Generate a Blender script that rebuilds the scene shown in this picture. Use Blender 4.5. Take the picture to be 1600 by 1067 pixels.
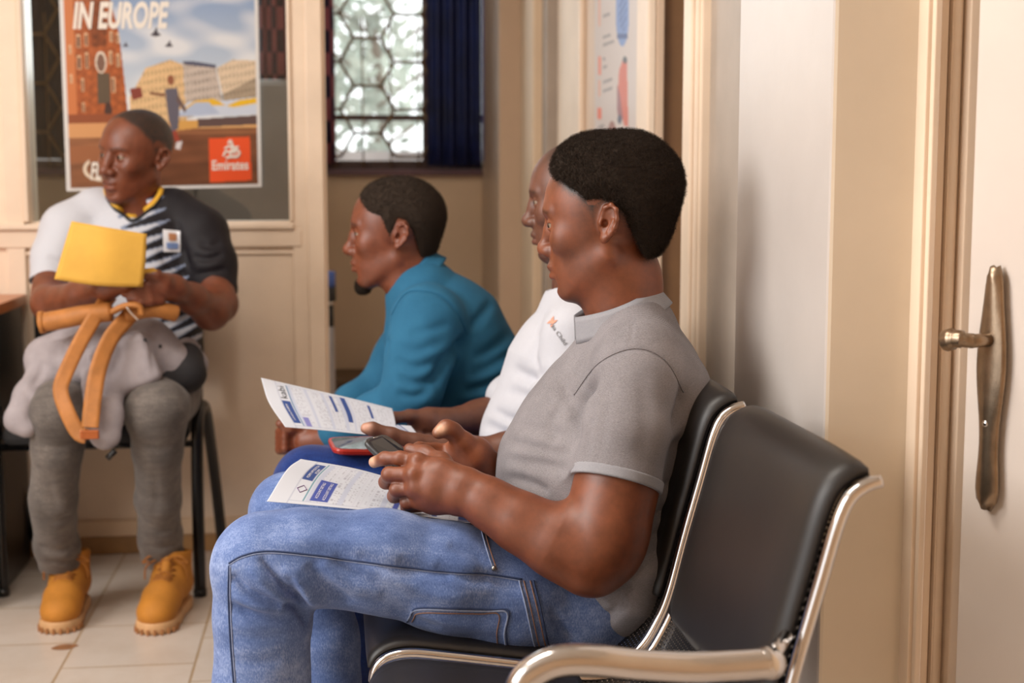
import bpy, bmesh, math, random
import numpy as np
from mathutils import Vector, Matrix
from mathutils.bvhtree import BVHTree

for _o in list(bpy.data.objects):
    bpy.data.objects.remove(_o, do_unlink=True)
SC = bpy.context.scene
C = SC.collection
PI = math.pi

# ---------------------------------------------------------------- camera
YAW, PITCH, CAM_H, FPX = math.radians(7.0), math.radians(6.45), 1.12, 2222.0
_f = Vector((math.sin(YAW)*math.cos(PITCH), math.cos(YAW)*math.cos(PITCH), -math.sin(PITCH)))
_r = Vector((math.cos(YAW), -math.sin(YAW), 0.0))
_u = _r.cross(_f)
cam_d = bpy.data.cameras.new('camera'); cam = bpy.data.objects.new('camera', cam_d); C.objects.link(cam)
cam_d.sensor_width = 36.0; cam_d.lens = 50.0; cam_d.clip_start = 0.05; cam_d.clip_end = 200
cam.matrix_world = Matrix(((_r.x, _u.x, -_f.x, 0), (_r.y, _u.y, -_f.y, 0), (_r.z, _u.z, -_f.z, CAM_H), (0, 0, 0, 1)))
cam_d.dof.use_dof = True; cam_d.dof.focus_distance = 2.17; cam_d.dof.aperture_fstop = 3.9
SC.camera = cam
CAM = Vector((0, 0, CAM_H))

# ---------------------------------------------------------------- light and exposure
SC.view_settings.view_transform = 'Standard'; SC.view_settings.look = 'None'
SC.view_settings.gamma = 1.0; SC.view_settings.use_curve_mapping = False
SC.view_settings.exposure = 0.12
world = bpy.data.worlds.new('daylight'); SC.world = world; world.use_nodes = True
_bg = world.node_tree.nodes['Background']
_bg.inputs['Color'].default_value = (0.97, 0.98, 1.0, 1); _bg.inputs['Strength'].default_value = 2.3
def area(name, loc, target, sx, sy, power, col):
    l = bpy.data.lights.new(name, 'AREA'); l.shape = 'RECTANGLE'; l.size = sx; l.size_y = sy
    l.energy = power; l.color = col
    o = bpy.data.objects.new(name, l); C.objects.link(o); o.location = loc
    o.rotation_euler = (Vector(target)-Vector(loc)).to_track_quat('-Z', 'Y').to_euler()
    return o
area('added_key_light', (-2.5, 1.3, 2.15), (0.4, 2.5, 0.7), 1.8, 1.3, 68, (1.0, 0.97, 0.94))  # added key lamp from the left, no shopfront window is built
area('added_ceiling_light', (-0.8, 2.0, 2.72), (-0.8, 2.1, 0.0), 1.2, 0.5, 30, (1.0, 0.93, 0.85))  # added lamp under the ceiling to brighten the room, without a tube fitting
area('back_room_window_light', (-0.55, 5.35, 1.75), (-0.5, 2.0, 0.8), 0.7, 1.0, 14, (0.9, 0.96, 1.0))

# ---------------------------------------------------------------- placement helpers
def ray(px, py):
    return (_f + _r*((px-800.0)/FPX) + _u*((533.5-py)/FPX))
def P(px, py, Y):                       # the point on the vertical plane at room depth Y that is seen at (px, py)
    d = ray(px, py); return CAM + d*(Y/d.y)
def PX(px, py, X):                      # the same on a plane of constant X
    d = ray(px, py); return CAM + d*(X/d.x)
def V(*a): return Vector(a)
def CH(F, pts, k=.02, **kw):            # a limb through (px, py, Y, radius) stations
    F.chain([P(a, b, c) for a, b, c, r in pts], [r for a, b, c, r in pts], k, **kw); return F
def rs(px, Y): return px*Y/FPX*1.0      # pixels -> metres at depth Y (about)

def tag(o, label=None, cat=None, group=None, kind=None):
    if label: o['label'] = label
    if cat: o['category'] = cat
    if group: o['group'] = group
    if kind: o['kind'] = kind
    return o
def empty(name, loc=(0, 0, 0)):
    o = bpy.data.objects.new(name, None); C.objects.link(o); o.location = loc; o.empty_display_size = .05
    bpy.context.view_layer.update()
    return o
def link(name, me, mat, parent=None, smooth=True):
    o = bpy.data.objects.new(name, me); C.objects.link(o)
    if mat is not None:
        for m in (mat if isinstance(mat, (list, tuple)) else [mat]): me.materials.append(m)
    if smooth:
        me.polygons.foreach_set('use_smooth', np.ones(len(me.polygons), dtype=bool))
    if parent is not None:
        o.parent = parent
        bpy.context.view_layer.update()
        o.matrix_parent_inverse = parent.matrix_world.inverted()
    return o
def mesh_from(verts, faces, name='m'):
    me = bpy.data.meshes.new(name); me.from_pydata([tuple(v) for v in verts], [], [tuple(f) for f in faces]); me.update(); return me

class MB:                               # collects shapes, links them as one mesh
    def __init__(s): s.v = []; s.f = []; s.m = []; s.sm = []; s.cur = 0
    def add(s, vs, fs, smooth=False):
        n = len(s.v); s.v += [tuple(v) for v in vs]; s.f += [tuple(i+n for i in f) for f in fs]
        s.m += [s.cur]*len(fs); s.sm += [smooth]*len(fs)
    def box(s, a, b, R=None, o=None):
        x0, y0, z0 = a; x1, y1, z1 = b
        vs = [Vector(p) for p in ((x0,y0,z0),(x1,y0,z0),(x1,y1,z0),(x0,y1,z0),(x0,y0,z1),(x1,y0,z1),(x1,y1,z1),(x0,y1,z1))]
        if R is not None: vs = [R @ v for v in vs]
        if o is not None: vs = [v+Vector(o) for v in vs]
        s.add(vs, [(0,3,2,1),(4,5,6,7),(0,1,5,4),(1,2,6,5),(2,3,7,6),(3,0,4,7)])
    def tube(s, pts, r, n=10, cap=True, closed=False, flat=None):   # flat: (axis vector, scale)
        pts = [Vector(p) for p in pts]; m = len(pts)
        rr = r if isinstance(r, (list, tuple)) else [r]*m
        prev = None; vs = []
        for i, p in enumerate(pts):
            if closed: t = pts[(i+1) % m]-pts[i-1]
            else: t = pts[min(i+1, m-1)]-pts[max(i-1, 0)]
            t.normalize()
            if prev is None:
                a = Vector((0,0,1)) if abs(t.z) < .9 else Vector((1,0,0))
                if flat is not None: a = Vector(flat[0])
                nrm = (a - t*a.dot(t)).normalized()
            else:
                nrm = (prev - t*prev.dot(t)).normalized()
            prev = nrm; b = t.cross(nrm)
            k = flat[1] if flat is not None else 1.0
            for j in range(n):
                an = 2*PI*j/n
                vs.append(p + nrm*(math.cos(an)*rr[i]*k) + b*(math.sin(an)*rr[i]))
        fs = []
        for i in range(m if closed else m-1):
            i2 = (i+1) % m
            for j in range(n):
                j2 = (j+1) % n
                fs.append((i*n+j, i*n+j2, i2*n+j2, i2*n+j))
        if cap and not closed:
            fs.append(tuple(range(n-1, -1, -1))); fs.append(tuple((m-1)*n+j for j in range(n)))
        s.add(vs, fs, True)
    def grid(s, fn, nu, nv, thick=0.0, smooth=True):                # fn(u, v) -> point, a sheet with real thickness
        vs = [[Vector(fn(i/nu, j/nv)) for j in range(nv+1)] for i in range(nu+1)]
        idx = lambda i, j: i*(nv+1)+j
        top = [vs[i][j] for i in range(nu+1) for j in range(nv+1)]
        fs = [(idx(i,j), idx(i+1,j), idx(i+1,j+1), idx(i,j+1)) for i in range(nu) for j in range(nv)]
        if thick:
            nn = len(top); low = []
            for i in range(nu+1):
                for j in range(nv+1):
                    du = vs[min(i+1,nu)][j]-vs[max(i-1,0)][j]; dv = vs[i][min(j+1,nv)]-vs[i][max(j-1,0)]
                    low.append(vs[i][j]-du.cross(dv).normalized()*thick)
            fs2 = [tuple(q+nn for q in reversed(f)) for f in fs]
            edge = []
            for i in range(nu):
                edge.append((idx(i,0), idx(i,0)+nn, idx(i+1,0)+nn, idx(i+1,0)))
                edge.append((idx(i+1,nv), idx(i+1,nv)+nn, idx(i,nv)+nn, idx(i,nv)))
            for j in range(nv):
                edge.append((idx(0,j+1), idx(0,j+1)+nn, idx(0,j)+nn, idx(0,j)))
                edge.append((idx(nu,j), idx(nu,j)+nn, idx(nu,j+1)+nn, idx(nu,j+1)))
            s.add(top+low, fs+fs2+edge, smooth)
        else: s.add(top, fs, smooth)
    def ball(s, c, r, n=14, sc=(1,1,1), R=None):
        vs = []; fs = []; c = Vector(c)
        for i in range(n+1):
            th = PI*i/n
            for j in range(2*n):
                ph = PI*j/n
                q = Vector((math.sin(th)*math.cos(ph)*sc[0], math.sin(th)*math.sin(ph)*sc[1], math.cos(th)*sc[2]))*r
                if R is not None: q = R @ q
                vs.append(c+q)
        for i in range(n):
            for j in range(2*n):
                j2 = (j+1) % (2*n)
                fs.append((i*2*n+j, (i+1)*2*n+j, (i+1)*2*n+j2, i*2*n+j2))
        s.add(vs, fs, True)
    def build(s, name, mat, parent=None, bevel=0.0, seg=2):
        me = mesh_from(s.v, s.f, name)
        for i, p in enumerate(me.polygons): p.material_index = s.m[i]; p.use_smooth = s.sm[i]
        o = link(name, me, mat, parent, smooth=False)
        if bevel:
            b = o.modifiers.new('bevel', 'BEVEL'); b.width = bevel; b.segments = seg; b.limit_method = 'ANGLE'
        return o
def boxo(name, a, b, mat, parent=None, bevel=0.0):
    m = MB(); m.box(a, b); return m.build(name, mat, parent, bevel)
def spline(pts, n=8):                   # Catmull-Rom through points
    pts = [Vector(p) for p in pts]; out = []
    for i in range(len(pts)-1):
        p0 = pts[max(i-1,0)]; p1 = pts[i]; p2 = pts[i+1]; p3 = pts[min(i+2,len(pts)-1)]
        for k in range(n):
            t = k/n
            out.append(0.5*((2*p1)+(p2-p0)*t+(2*p0-5*p1+4*p2-p3)*t*t+(3*p1-p0-3*p2+p3)*t**3))
    out.append(pts[-1]); return out

# ---------------------------------------------------------------- materials
def srgb(r, g, b):
    f = lambda c: ((c/255+.055)/1.055)**2.4 if c > 10 else c/255/12.92
    return (f(r), f(g), f(b), 1)
class NT:
    def __init__(s, name):
        s.m = bpy.data.materials.new(name); s.m.use_nodes = True; s.t = s.m.node_tree
        s.b = s.t.nodes['Principled BSDF']
    def n(s, typ, **kw):
        x = s.t.nodes.new(typ)
        for k, v in kw.items():
            if k in x.inputs: x.inputs[k].default_value = v
            else: setattr(x, k, v)
        return x
    def l(s, a, b): s.t.links.new(a, b)
    def coord(s, kind='Object', scale=(1,1,1), rot=(0,0,0)):
        c = s.n('ShaderNodeTexCoord'); mp = s.n('ShaderNodeMapping'); s.l(c.outputs[kind], mp.inputs[0])
        mp.inputs['Scale'].default_value = scale; mp.inputs['Rotation'].default_value = rot
        return mp.outputs[0]
    def noise(s, co, scale, detail=3, rough=.5):
        x = s.n('ShaderNodeTexNoise'); s.l(co, x.inputs['Vector']); x.inputs['Scale'].default_value = scale
        x.inputs['Detail'].default_value = detail; x.inputs['Roughness'].default_value = rough
        return x.outputs[0]
    def ramp(s, fac, stops):
        x = s.n('ShaderNodeValToRGB'); s.l(fac, x.inputs[0]); e = x.color_ramp.elements
        e[0].position, e[0].color = stops[0]; e[1].position, e[1].color = stops[-1]
        for p, c in stops[1:-1]:
            q = e.new(p); q.color = c
        return x.outputs[0]
    def mix(s, fac, a, b, mode='MIX'):
        x = s.n('ShaderNodeMix', data_type='RGBA', blend_type=mode)
        for sock, v in ((0, fac), (6, a), (7, b)):
            if isinstance(v, (float, int, tuple)): x.inputs[sock].default_value = v
            else: s.l(v, x.inputs[sock])
        return x.outputs[2]
    def math(s, op, a, b=0.0):
        x = s.n('ShaderNodeMath', operation=op)
        for i, v in enumerate((a, b)):
            if isinstance(v, (float, int)): x.inputs[i].default_value = v
            else: s.l(v, x.inputs[i])
        return x.outputs[0]
    def bump(s, h, strength=.2, dist=.002):
        x = s.n('ShaderNodeBump'); s.l(h, x.inputs['Height']); x.inputs['Strength'].default_value = strength
        x.inputs['Distance'].default_value = dist; s.l(x.outputs[0], s.b.inputs['Normal']); return x
    def base(s, c):
        if isinstance(c, tuple): s.b.inputs['Base Color'].default_value = c
        else: s.l(c, s.b.inputs['Base Color'])
    def p(s, **kw):
        for k, v in kw.items(): s.b.inputs[k.replace('_', ' ')].default_value = v
        return s.m
def paint(name, col, rough=.5, var=.06, scale=6, bump=.05, metal=0.0):
    t = NT(name); co = t.coord(); n = t.noise(co, scale, 4, .6)
    c2 = tuple(max(0, x*(1-var*2)) for x in col[:3])+(1,); c1 = tuple(min(1, x*(1+var)) for x in col[:3])+(1,)
    t.base(t.ramp(n, [(.3, c2), (.7, c1)]))
    if bump: t.bump(t.noise(co, scale*12, 3), bump*4, .0008)
    return t.p(Roughness=rough, Metallic=metal)
def vcol(name, rough=.6, spec=.5, sheen=0.0, bump=0.0, bscale=900, sss=0.0):
    t = NT(name); a = t.n('ShaderNodeAttribute', attribute_name='Col'); t.base(a.outputs[0])
    if bump:
        co = t.coord(); t.bump(t.noise(co, bscale, 2), bump, .0006)
    if sss:
        t.b.inputs['Subsurface Weight'].default_value = sss; t.b.inputs['Subsurface Radius'].default_value = (1.0, .35, .15)
        t.b.inputs['Subsurface Scale'].default_value = .006
    t.b.inputs['Specular IOR Level'].default_value = spec
    t.b.inputs['Sheen Weight'].default_value = sheen
    return t.p(Roughness=rough)
def setcol(me, cols):                   # cols (N,3) linear, per vertex
    a = me.color_attributes.new('Col', 'FLOAT_COLOR', 'POINT')
    d = np.ones((len(me.vertices), 4), dtype=np.float32); d[:, :3] = cols
    a.data.foreach_set('color', d.ravel())

# ---------------------------------------------------------------- signed-distance body modelling
A32 = lambda x: np.asarray(x, dtype=np.float32)
class Field:
    """A solid built from blended limbs, muscles and folds, turned into one continuous mesh."""
    def __init__(s): s.ops = []; s.frame()
    def frame(s, O=(0,0,0), R=None, S=1.0):
        s.O = np.array(O, dtype=float); s.R = np.eye(3) if R is None else np.array(R, dtype=float); s.S = S
    def T(s, p): return s.O + s.R @ (np.array(p, dtype=float)*s.S)
    def _add(s, mode, k, fn): s.ops.append((mode, k*s.S if s.S != 1 else k, fn)); return s
    def cap(s, a, b, ra, rb=None, k=.01, mode='u', w=None, sw=1.0):
        rb = ra if rb is None else rb
        a = s.T(a); b = s.T(b); ra *= s.S; rb *= s.S; ba = b-a; L = max(float(ba @ ba), 1e-12)
        a, ba = A32(a), A32(ba)
        if w is not None:
            w = s.R @ np.array(w, dtype=float); w = A32(w/np.linalg.norm(w)); q = 1-1/sw
            wb = ba-q*(ba @ w)*w; L2 = max(float(wb @ wb), 1e-12)
        def fn(p):
            v = p-a
            if w is not None:
                v = v-q*(v @ w)[:, None]*w; t = np.clip((v @ wb)/L2, 0, 1); d = v-t[:, None]*wb
            else:
                t = np.clip((v @ ba)/L, 0, 1); d = v-t[:, None]*ba
            return np.sqrt((d*d).sum(1))-(ra+(rb-ra)*t)
        return s._add(mode, k, fn)
    def chain(s, pts, rad, k=.01, mode='u', w=None, sw=1.0):
        for i in range(len(pts)-1): s.cap(pts[i], pts[i+1], rad[i], rad[i+1], k, mode, w, sw)
        return s
    def ell(s, c, r, R=None, k=.01, mode='u'):
        c = A32(s.T(c)); r = A32(np.array(r, dtype=float)*s.S)
        M = s.R if R is None else s.R @ np.array(R, dtype=float); M = A32(M)
        def fn(p):
            v = (p-c) @ M; a = np.sqrt(((v/r)**2).sum(1)); b = np.sqrt(((v/(r*r))**2).sum(1))
            return a*(a-1)/np.maximum(b, 1e-6)
        return s._add(mode, k, fn)
    def plane(s, c, n, k=.004, mode='i'):           # keeps the side the normal points AWAY from
        c = A32(s.T(c)); n = s.R @ np.array(n, dtype=float); n = A32(n/np.linalg.norm(n))
        return s._add(mode, k, lambda p: (p-c) @ n)
    def box(s, c, h, R=None, rnd=.005, k=.01, mode='u'):
        c = A32(s.T(c)); h = A32(np.array(h, dtype=float)*s.S-rnd)
        M = A32(s.R if R is None else s.R @ np.array(R, dtype=float))
        def fn(p):
            q = np.abs((p-c) @ M)-h
            return np.sqrt((np.maximum(q, 0)**2).sum(1))+np.minimum(q.max(1), 0)-rnd
        return s._add(mode, k, fn)
    def fold(s, pts, amp, width, taper=True):       # + pushes a valley in, - raises a ridge
        pts = [s.T(p) for p in pts]
        if taper:
            n = len(pts)-1
            am = [amp*math.sin(PI*(0.12+.76*(i+.5)/n)) for i in range(n)]
        segs = [(A32(pts[i]), A32(pts[i+1]-pts[i])) for i in range(len(pts)-1)]
        width = float(width)
        def dist(p):
            best = None
            for a, ba in segs:
                v = p-a; t = np.clip((v @ ba)/max(float(ba @ ba), 1e-12), 0, 1); d = v-t[:, None]*ba
                dd = np.sqrt((d*d).sum(1)); best = dd if best is None else np.minimum(best, dd)
            return best
        s.ops.append(('w', (amp, width), dist)); return s
    def noise(s, amp, freq, seed=0, stretch=(1,1,1)):
        rg = np.random.RandomState(seed); ks = A32(rg.randn(7, 3)*freq*np.array(stretch)); ph = A32(rg.rand(7)*6.28)
        s.ops.append(('n', amp, lambda p: np.sin(p @ ks.T+ph).mean(1))); return s
    def func(s, fn, k=.01, mode='u'): s.ops.append((mode, k, fn)); return s
    @staticmethod
    def comb(mode, k, d, dd):
        if mode == 'u':
            h = np.clip(.5+.5*(d-dd)/k, 0, 1); return d*(1-h)+dd*h-k*h*(1-h)
        if mode == 's': dd = -dd
        if mode in 'si':
            h = np.clip(.5-.5*(d-dd)/k, 0, 1); return d*(1-h)+dd*h+k*h*(1-h)
        if mode == 'w': return d+k[0]*np.exp(-(dd/k[1])**2)
        if mode == 'n': return d+k*dd
    def ev(s, p, ops=None):
        d = np.full(len(p), 1.0, dtype=np.float32)
        for m, k, fn in (s.ops if ops is None else ops): d = s.comb(m, k, d, fn(p)).astype(np.float32)
        return d
    def mesh(s, lo, hi, h, name='body', B=14):
        lo = np.floor(np.array(lo, dtype=float)/h)*h; nb = np.ceil((np.array(hi)-lo)/(h*B)).astype(int)
        I = np.stack(np.meshgrid(*[np.arange(n) for n in nb], indexing='ij'), -1).reshape(-1, 3)
        cen = A32(lo+(I+.5)*B*h); hd = B*h*.87
        d = np.full(len(cen), 1.0, dtype=np.float32); rel = []
        for m, k, fn in s.ops:
            dd = fn(cen); d = s.comb(m, k, d, dd)
            kk = k if m in 'usi' else 0
            rel.append(np.ones(len(cen), bool) if m == 'n' else
                       (dd < hd*1.1+3.6*k[1]) if m == 'w' else
                       (dd < hd*2.1+kk*2+.012) if m == 'u' else
                       (dd < hd*2.1+kk*2+.012) if m == 's' else (dd > -hd*2.1-kk*2-.012))
        rel = np.array(rel)
        act = np.where(np.abs(d) < hd*1.35+.006)[0]
        n1 = B+1; g = np.arange(-1, n1); GX = np.stack(np.meshgrid(g, g, g, indexing='ij'), -1).reshape(-1, 3)
        NX = [int(nb[a]*B+4) for a in range(3)]
        VS = []; KS = []; QS = []
        ce = np.array([[0,0,0],[1,0,0],[0,1,0],[1,1,0],[0,0,1],[1,0,1],[0,1,1],[1,1,1]])
        ed = [(0,1),(2,3),(4,5),(6,7),(0,2),(1,3),(4,6),(5,7),(0,4),(1,5),(2,6),(3,7)]
        key = lambda ijk: ((ijk[..., 0]+1)*NX[1]+(ijk[..., 1]+1))*NX[2]+(ijk[..., 2]+1)
        tet = A32([[1,1,1],[1,-1,-1],[-1,1,-1],[-1,-1,1]]); e = h*.35
        n2 = n1+1
        for bi in act:
            ops = [s.ops[i] for i in np.where(rel[:, bi])[0]]
            if not any(o[0] == 'u' for o in ops): continue
            base = I[bi]*B; pts = A32(lo+(base+GX)*h)
            D = s.ev(pts, ops)
            if D.min() > 0 or D.max() < 0: continue
            D = D.reshape(n2, n2, n2)
            own = D[1:, 1:, 1:]                                    # corners 0..B of this block
            sg = own < 0
            cs = [own[a:a+B, b:b+B, c:c+B] for a, b, c in ce]
            ss = sum((x < 0).astype(np.int8) for x in cs)
            ac = (ss > 0) & (ss < 8)
            if ac.any():
                ijk = np.argwhere(ac); vals = np.stack([x[ac] for x in cs], 1)
                acc = np.zeros((len(ijk), 3)); cnt = np.zeros(len(ijk))
                for a, b in ed:
                    va, vb = vals[:, a], vals[:, b]; x = (va < 0) != (vb < 0)
                    t = np.where(x, va/np.where(x, va-vb, 1), 0)
                    acc += np.where(x[:, None], ce[a]+(ce[b]-ce[a])*t[:, None], 0); cnt += x
                gi = base+ijk; v = A32(lo+(gi+acc/cnt[:, None])*h); v0 = v.copy()
                for _ in range(2):
                    dv = s.ev(v, ops); gr = sum(tet[q]*s.ev(v+tet[q]*e, ops)[:, None] for q in range(4))/(4*e)
                    v = v-dv[:, None]*gr/np.maximum((gr*gr).sum(1), .2)[:, None]
                v = v0+np.clip(v-v0, -h*.9, h*.9)
                VS.append(v); KS.append(key(gi))
            # faces: edges starting at corner c of this block (c in 0..B-1)
            q0 = sg[:B, :B, :B]
            for ax, (u1, u2) in enumerate(((1, 2), (2, 0), (0, 1))):
                sl = [slice(0, B)]*3; sl[ax] = slice(1, B+1); q1 = sg[tuple(sl)]
                x = np.argwhere(q0 != q1)
                if len(x) == 0: continue
                inn = q0[x[:, 0], x[:, 1], x[:, 2]]; gi = base+x
                e1 = np.zeros(3, int); e1[u1] = 1; e2 = np.zeros(3, int); e2[u2] = 1
                q = np.stack([key(gi-e1-e2), key(gi-e2), key(gi), key(gi-e1)], 1)
                q[~inn] = q[~inn][:, ::-1]; QS.append(q)
        VS = np.concatenate(VS); KS = np.concatenate(KS); QS = np.concatenate(QS)
        o = np.argsort(KS); KS = KS[o]; VS = VS[o]
        ix = np.searchsorted(KS, QS); ix = np.clip(ix, 0, len(KS)-1); ok = (KS[ix] == QS).all(1); F = ix[ok]
        me = bpy.data.meshes.new(name)
        me.vertices.add(len(VS)); me.vertices.foreach_set('co', VS.astype(np.float32).ravel())
        me.loops.add(len(F)*4); me.loops.foreach_set('vertex_index', F.astype(np.int32).ravel())
        me.polygons.add(len(F)); me.polygons.foreach_set('loop_start', np.arange(0, len(F)*4, 4, dtype=np.int32))
        me.polygons.foreach_set('loop_total', np.full(len(F), 4, dtype=np.int32))
        me.update(calc_edges=True); me.validate()
        bm = bmesh.new(); bm.from_mesh(me); be = [e for e in bm.edges if e.is_boundary]
        if be: bmesh.ops.holes_fill(bm, edges=be, sides=24); bm.to_mesh(me)
        bm.free()
        return me
    def prep(s, lo, hi, h=.012): s.bvh = bvh_of(s.mesh(lo, hi, h)); return s
    def fold_px(s, pts, amp, width):        # a fold traced where it is seen on the cloth, carried straight down into it
        P_, N_ = [], []
        for q in spline([(x, y, 0) for x, y in pts], 3):
            d = ray(q.x, q.y).normalized(); h = s.bvh.ray_cast(CAM, d)
            if h[0] is None: continue
            n = h[1] if h[1].dot(d) < 0 else -h[1]; P_.append(h[0]); N_.append(n)
        if len(P_) < 2: return s
        N_ = [(N_[max(i-2, 0)]+N_[max(i-1, 0)]+N_[i]+N_[min(i+1, len(N_)-1)]+N_[min(i+2, len(N_)-1)]).normalized() for i in range(len(N_))]
        if (max(P_, key=lambda p: p.y).y-min(P_, key=lambda p: p.y).y) > .25: return s
        segs = []; m = len(P_)-1
        for i in range(m):
            n = (N_[i]+N_[i+1]).normalized(); ba = P_[i+1]-P_[i]; ba = ba-n*ba.dot(n)
            segs.append((A32(P_[i]), A32(ba), A32(n), max(ba.length_squared, 1e-10), i/m, 1/m))
        width = float(width)
        def dist(p):
            best = None
            for a, ba, n, L, t0, dt in segs:
                v = p-a; z = v @ n; t = np.clip((v @ ba)/L, 0, 1); q = v-t[:, None]*ba; q = q-(q @ n)[:, None]*n
                u = t0+dt*t; end = width*2.1*(1-np.sin(PI*(.03+.94*u))**.6)
                dd = np.sqrt((q*q).sum(1)+end*end)+np.maximum(np.abs(z)-.022, 0)*1.5
                best = dd if best is None else np.minimum(best, dd)
            return best
        s.ops.append(('w', (amp, width), dist)); return s
def bounds(pts, m):
    a = np.array([tuple(p) for p in pts]); return a.min(0)-m, a.max(0)+m
def verts_of(me):
    a = np.empty(len(me.vertices)*3, dtype=np.float32); me.vertices.foreach_get('co', a); return a.reshape(-1, 3)
def bvh_of(me):
    return BVHTree.FromPolygons([v.co.copy() for v in me.vertices], [tuple(p.vertices) for p in me.polygons])
def onto(bvh, px, py, lift=.0008):      # where the sight line through (px, py) meets a surface
    d = ray(px, py).normalized(); h = bvh.ray_cast(CAM, d)
    if h[0] is None: return None
    n = h[1]
    if n.dot(d) > 0: n = -n
    return h[0]+n*lift
def traced(bvh, pts, n=6, lift=.0008):
    out = []
    for q in spline([(x, y, 0) for x, y in pts], n):
        w = onto(bvh, q.x, q.y, lift)
        if w is not None: out.append(w)
    return out
def interp(v, stops):                   # linear colours between scalar stops
    xs = [a for a, _ in stops]; cs = np.array([c[:3] for _, c in stops])
    return np.stack([np.interp(v, xs, cs[:, i]) for i in range(3)], 1)
def poly_sd(p, poly):                   # 2-D signed distance to polygon, negative inside
    poly = np.array(poly, dtype=np.float32); d = np.full(len(p), 1e9, dtype=np.float32); ins = np.zeros(len(p), bool)
    for i in range(len(poly)):
        a = poly[i]; b = poly[(i+1) % len(poly)]; ba = b-a; v = p-a
        t = np.clip((v @ ba)/(ba @ ba), 0, 1); q = v-t[:, None]*ba; d = np.minimum(d, np.sqrt((q*q).sum(1)))
        c = ((a[1] > p[:, 1]) != (b[1] > p[:, 1]))
        with np.errstate(divide='ignore', invalid='ignore'):
            xi = (b[0]-a[0])*(p[:, 1]-a[1])/(b[1]-a[1]+1e-12)+a[0]
        ins ^= c & (p[:, 0] < xi)
    return np.where(ins, -d, d)

# ---------------------------------------------------------------- heads
def frame_of(fwd, up):
    """columns: forward, left, up"""
    f = Vector(fwd).normalized(); u = Vector(up); u = (u-f*u.dot(f)).normalized(); l = u.cross(f)
    return np.array(((f.x, l.x, u.x), (f.y, l.y, u.y), (f.z, l.z, u.z)))
def add_head(F, O, R, S=1.0, nose=1.0, lips=1.0, jaw=1.0, chin=0.0, back=1.0, tip=1.0):
    F.frame(O, R, S)
    F.ell((-.012, 0, .042), (.098*back, .076, .084), k=.001)
    F.ell((.026, 0, .040), (.068, .062, .066), k=.03)
    F.ell((.030, 0, -.010), (.062, .064, .088), k=.03)
    F.ell((.040, 0, -.060), (.048, .044*jaw, .048), k=.03)
    for s in (-1, 1):
        F.cap((-.004, s*.050*jaw, -.052), (.068, s*.020, -.098), .016, .014, k=.028)
        F.ell((.066, s*.041, -.016), (.020, .020, .020), k=.025)
    F.ell((.078+chin, 0, -.100), (.018, .020, .016), k=.022)
    F.cap((.082, -.030, .030), (.082, .030, .030), .010, k=.022)
    for s in (-1, 1):
        F.ell((.101, s*.034, .009), (.018, .020, .014), k=.016, mode='s')
        F.ell((.0795, s*.0315, .008), (.0145, .0160, .0135), k=.006)
        F.chain([(.0935, s*.0215, .0065), (.0925, s*.033, .0090), (.0850, s*.0450, .0080)], [.0036, .0046, .0032], k=.002, mode='s')
        F.cap((.0905, s*.019, .0275), (.0765, s*.045, .0290), .0035, .0025, k=.014)          # brow
    # nose
    F.chain([(.086, 0, .022), (.097, 0, .002), (.111, 0, -.022)], [.0090*tip, .0092*tip, .0105*tip], k=.014)
    F.ell((.1125, 0, -.0290), (.0125*tip, .0135*tip, .0118*tip), k=.010)
    for s in (-1, 1):
        F.ell((.1015, s*.0135*nose, -.0315), (.0125, .0090, .0090), k=.007)
        F.ell((.1075, s*.0075*nose, -.0395), (.0050, .0034, .0030), k=.002, mode='s')
    # mouth
    F.ell((.070, 0, -.062), (.030, .034, .032), k=.022)
    F.ell((.0985, 0, -.0580), (.0105*lips, .0235, .0080), k=.008)
    F.ell((.0970, 0, -.0735), (.0110*lips, .0205, .0085), k=.008)
    F.chain([(.089, -.024, -.0672), (.1055, -.010, -.0652), (.1080, 0, -.0660), (.1055, .010, -.0652), (.089, .024, -.0672)], [.0010, .0013, .0013, .0013, .0010], k=.0035, mode='s')
    F.ell((.097, 0, -.0865), (.006, .016, .005), k=.012, mode='s')
    # ears
    for s in (-1, 1):
        th = math.radians(20); E = np.array(((math.cos(th), 0, -math.sin(th)), (0, 1, 0), (math.sin(th), 0, math.cos(th))))
        ph = math.radians(-14)*s; E2 = np.array(((math.cos(ph), -math.sin(ph), 0), (math.sin(ph), math.cos(ph), 0), (0, 0, 1)))
        RE = E2 @ E
        oc = np.array((-.016, s*.0745, -.002))
        q = lambda x, y, z: oc+RE @ np.array((x, y*s, z))
        F.ell(q(0, .000, .004), (.0165, .0060, .0275), R=RE, k=.007)
        rim = [q(.012, .002, .010), q(.009, .0055, .024), q(-.002, .008, .031), q(-.012, .0085, .026), q(-.0165, .0085, .012), q(-.0150, .008, -.002), q(-.009, .007, -.014), q(-.001, .005, -.022)]
        F.chain(rim, [.0026, .0028, .0030, .0030, .0030, .0028, .0032, .0046], k=.004)
        F.ell(q(.001, .004, -.023), (.0070, .0042, .0080), R=RE, k=.006)
        F.ell(q(.001, .0080, .003), (.0085, .0062, .0125), R=RE, k=.005, mode='s')
        F.ell(q(-.004, .0085, .017), (.0060, .0035, .0080), R=RE, k=.004, mode='s')
        F.cap(q(-.010, .0060, .008), q(-.005, .0075, -.010), .0026, k=.004)
        F.ell(q(.0115, .0045, .000), (.0040, .0045, .0060), R=RE, k=.004)
        F.ell(q(.005, .003, .000), (.0050, .0060, .0060), R=RE, k=.002, mode='s')
    F.frame()
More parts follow.
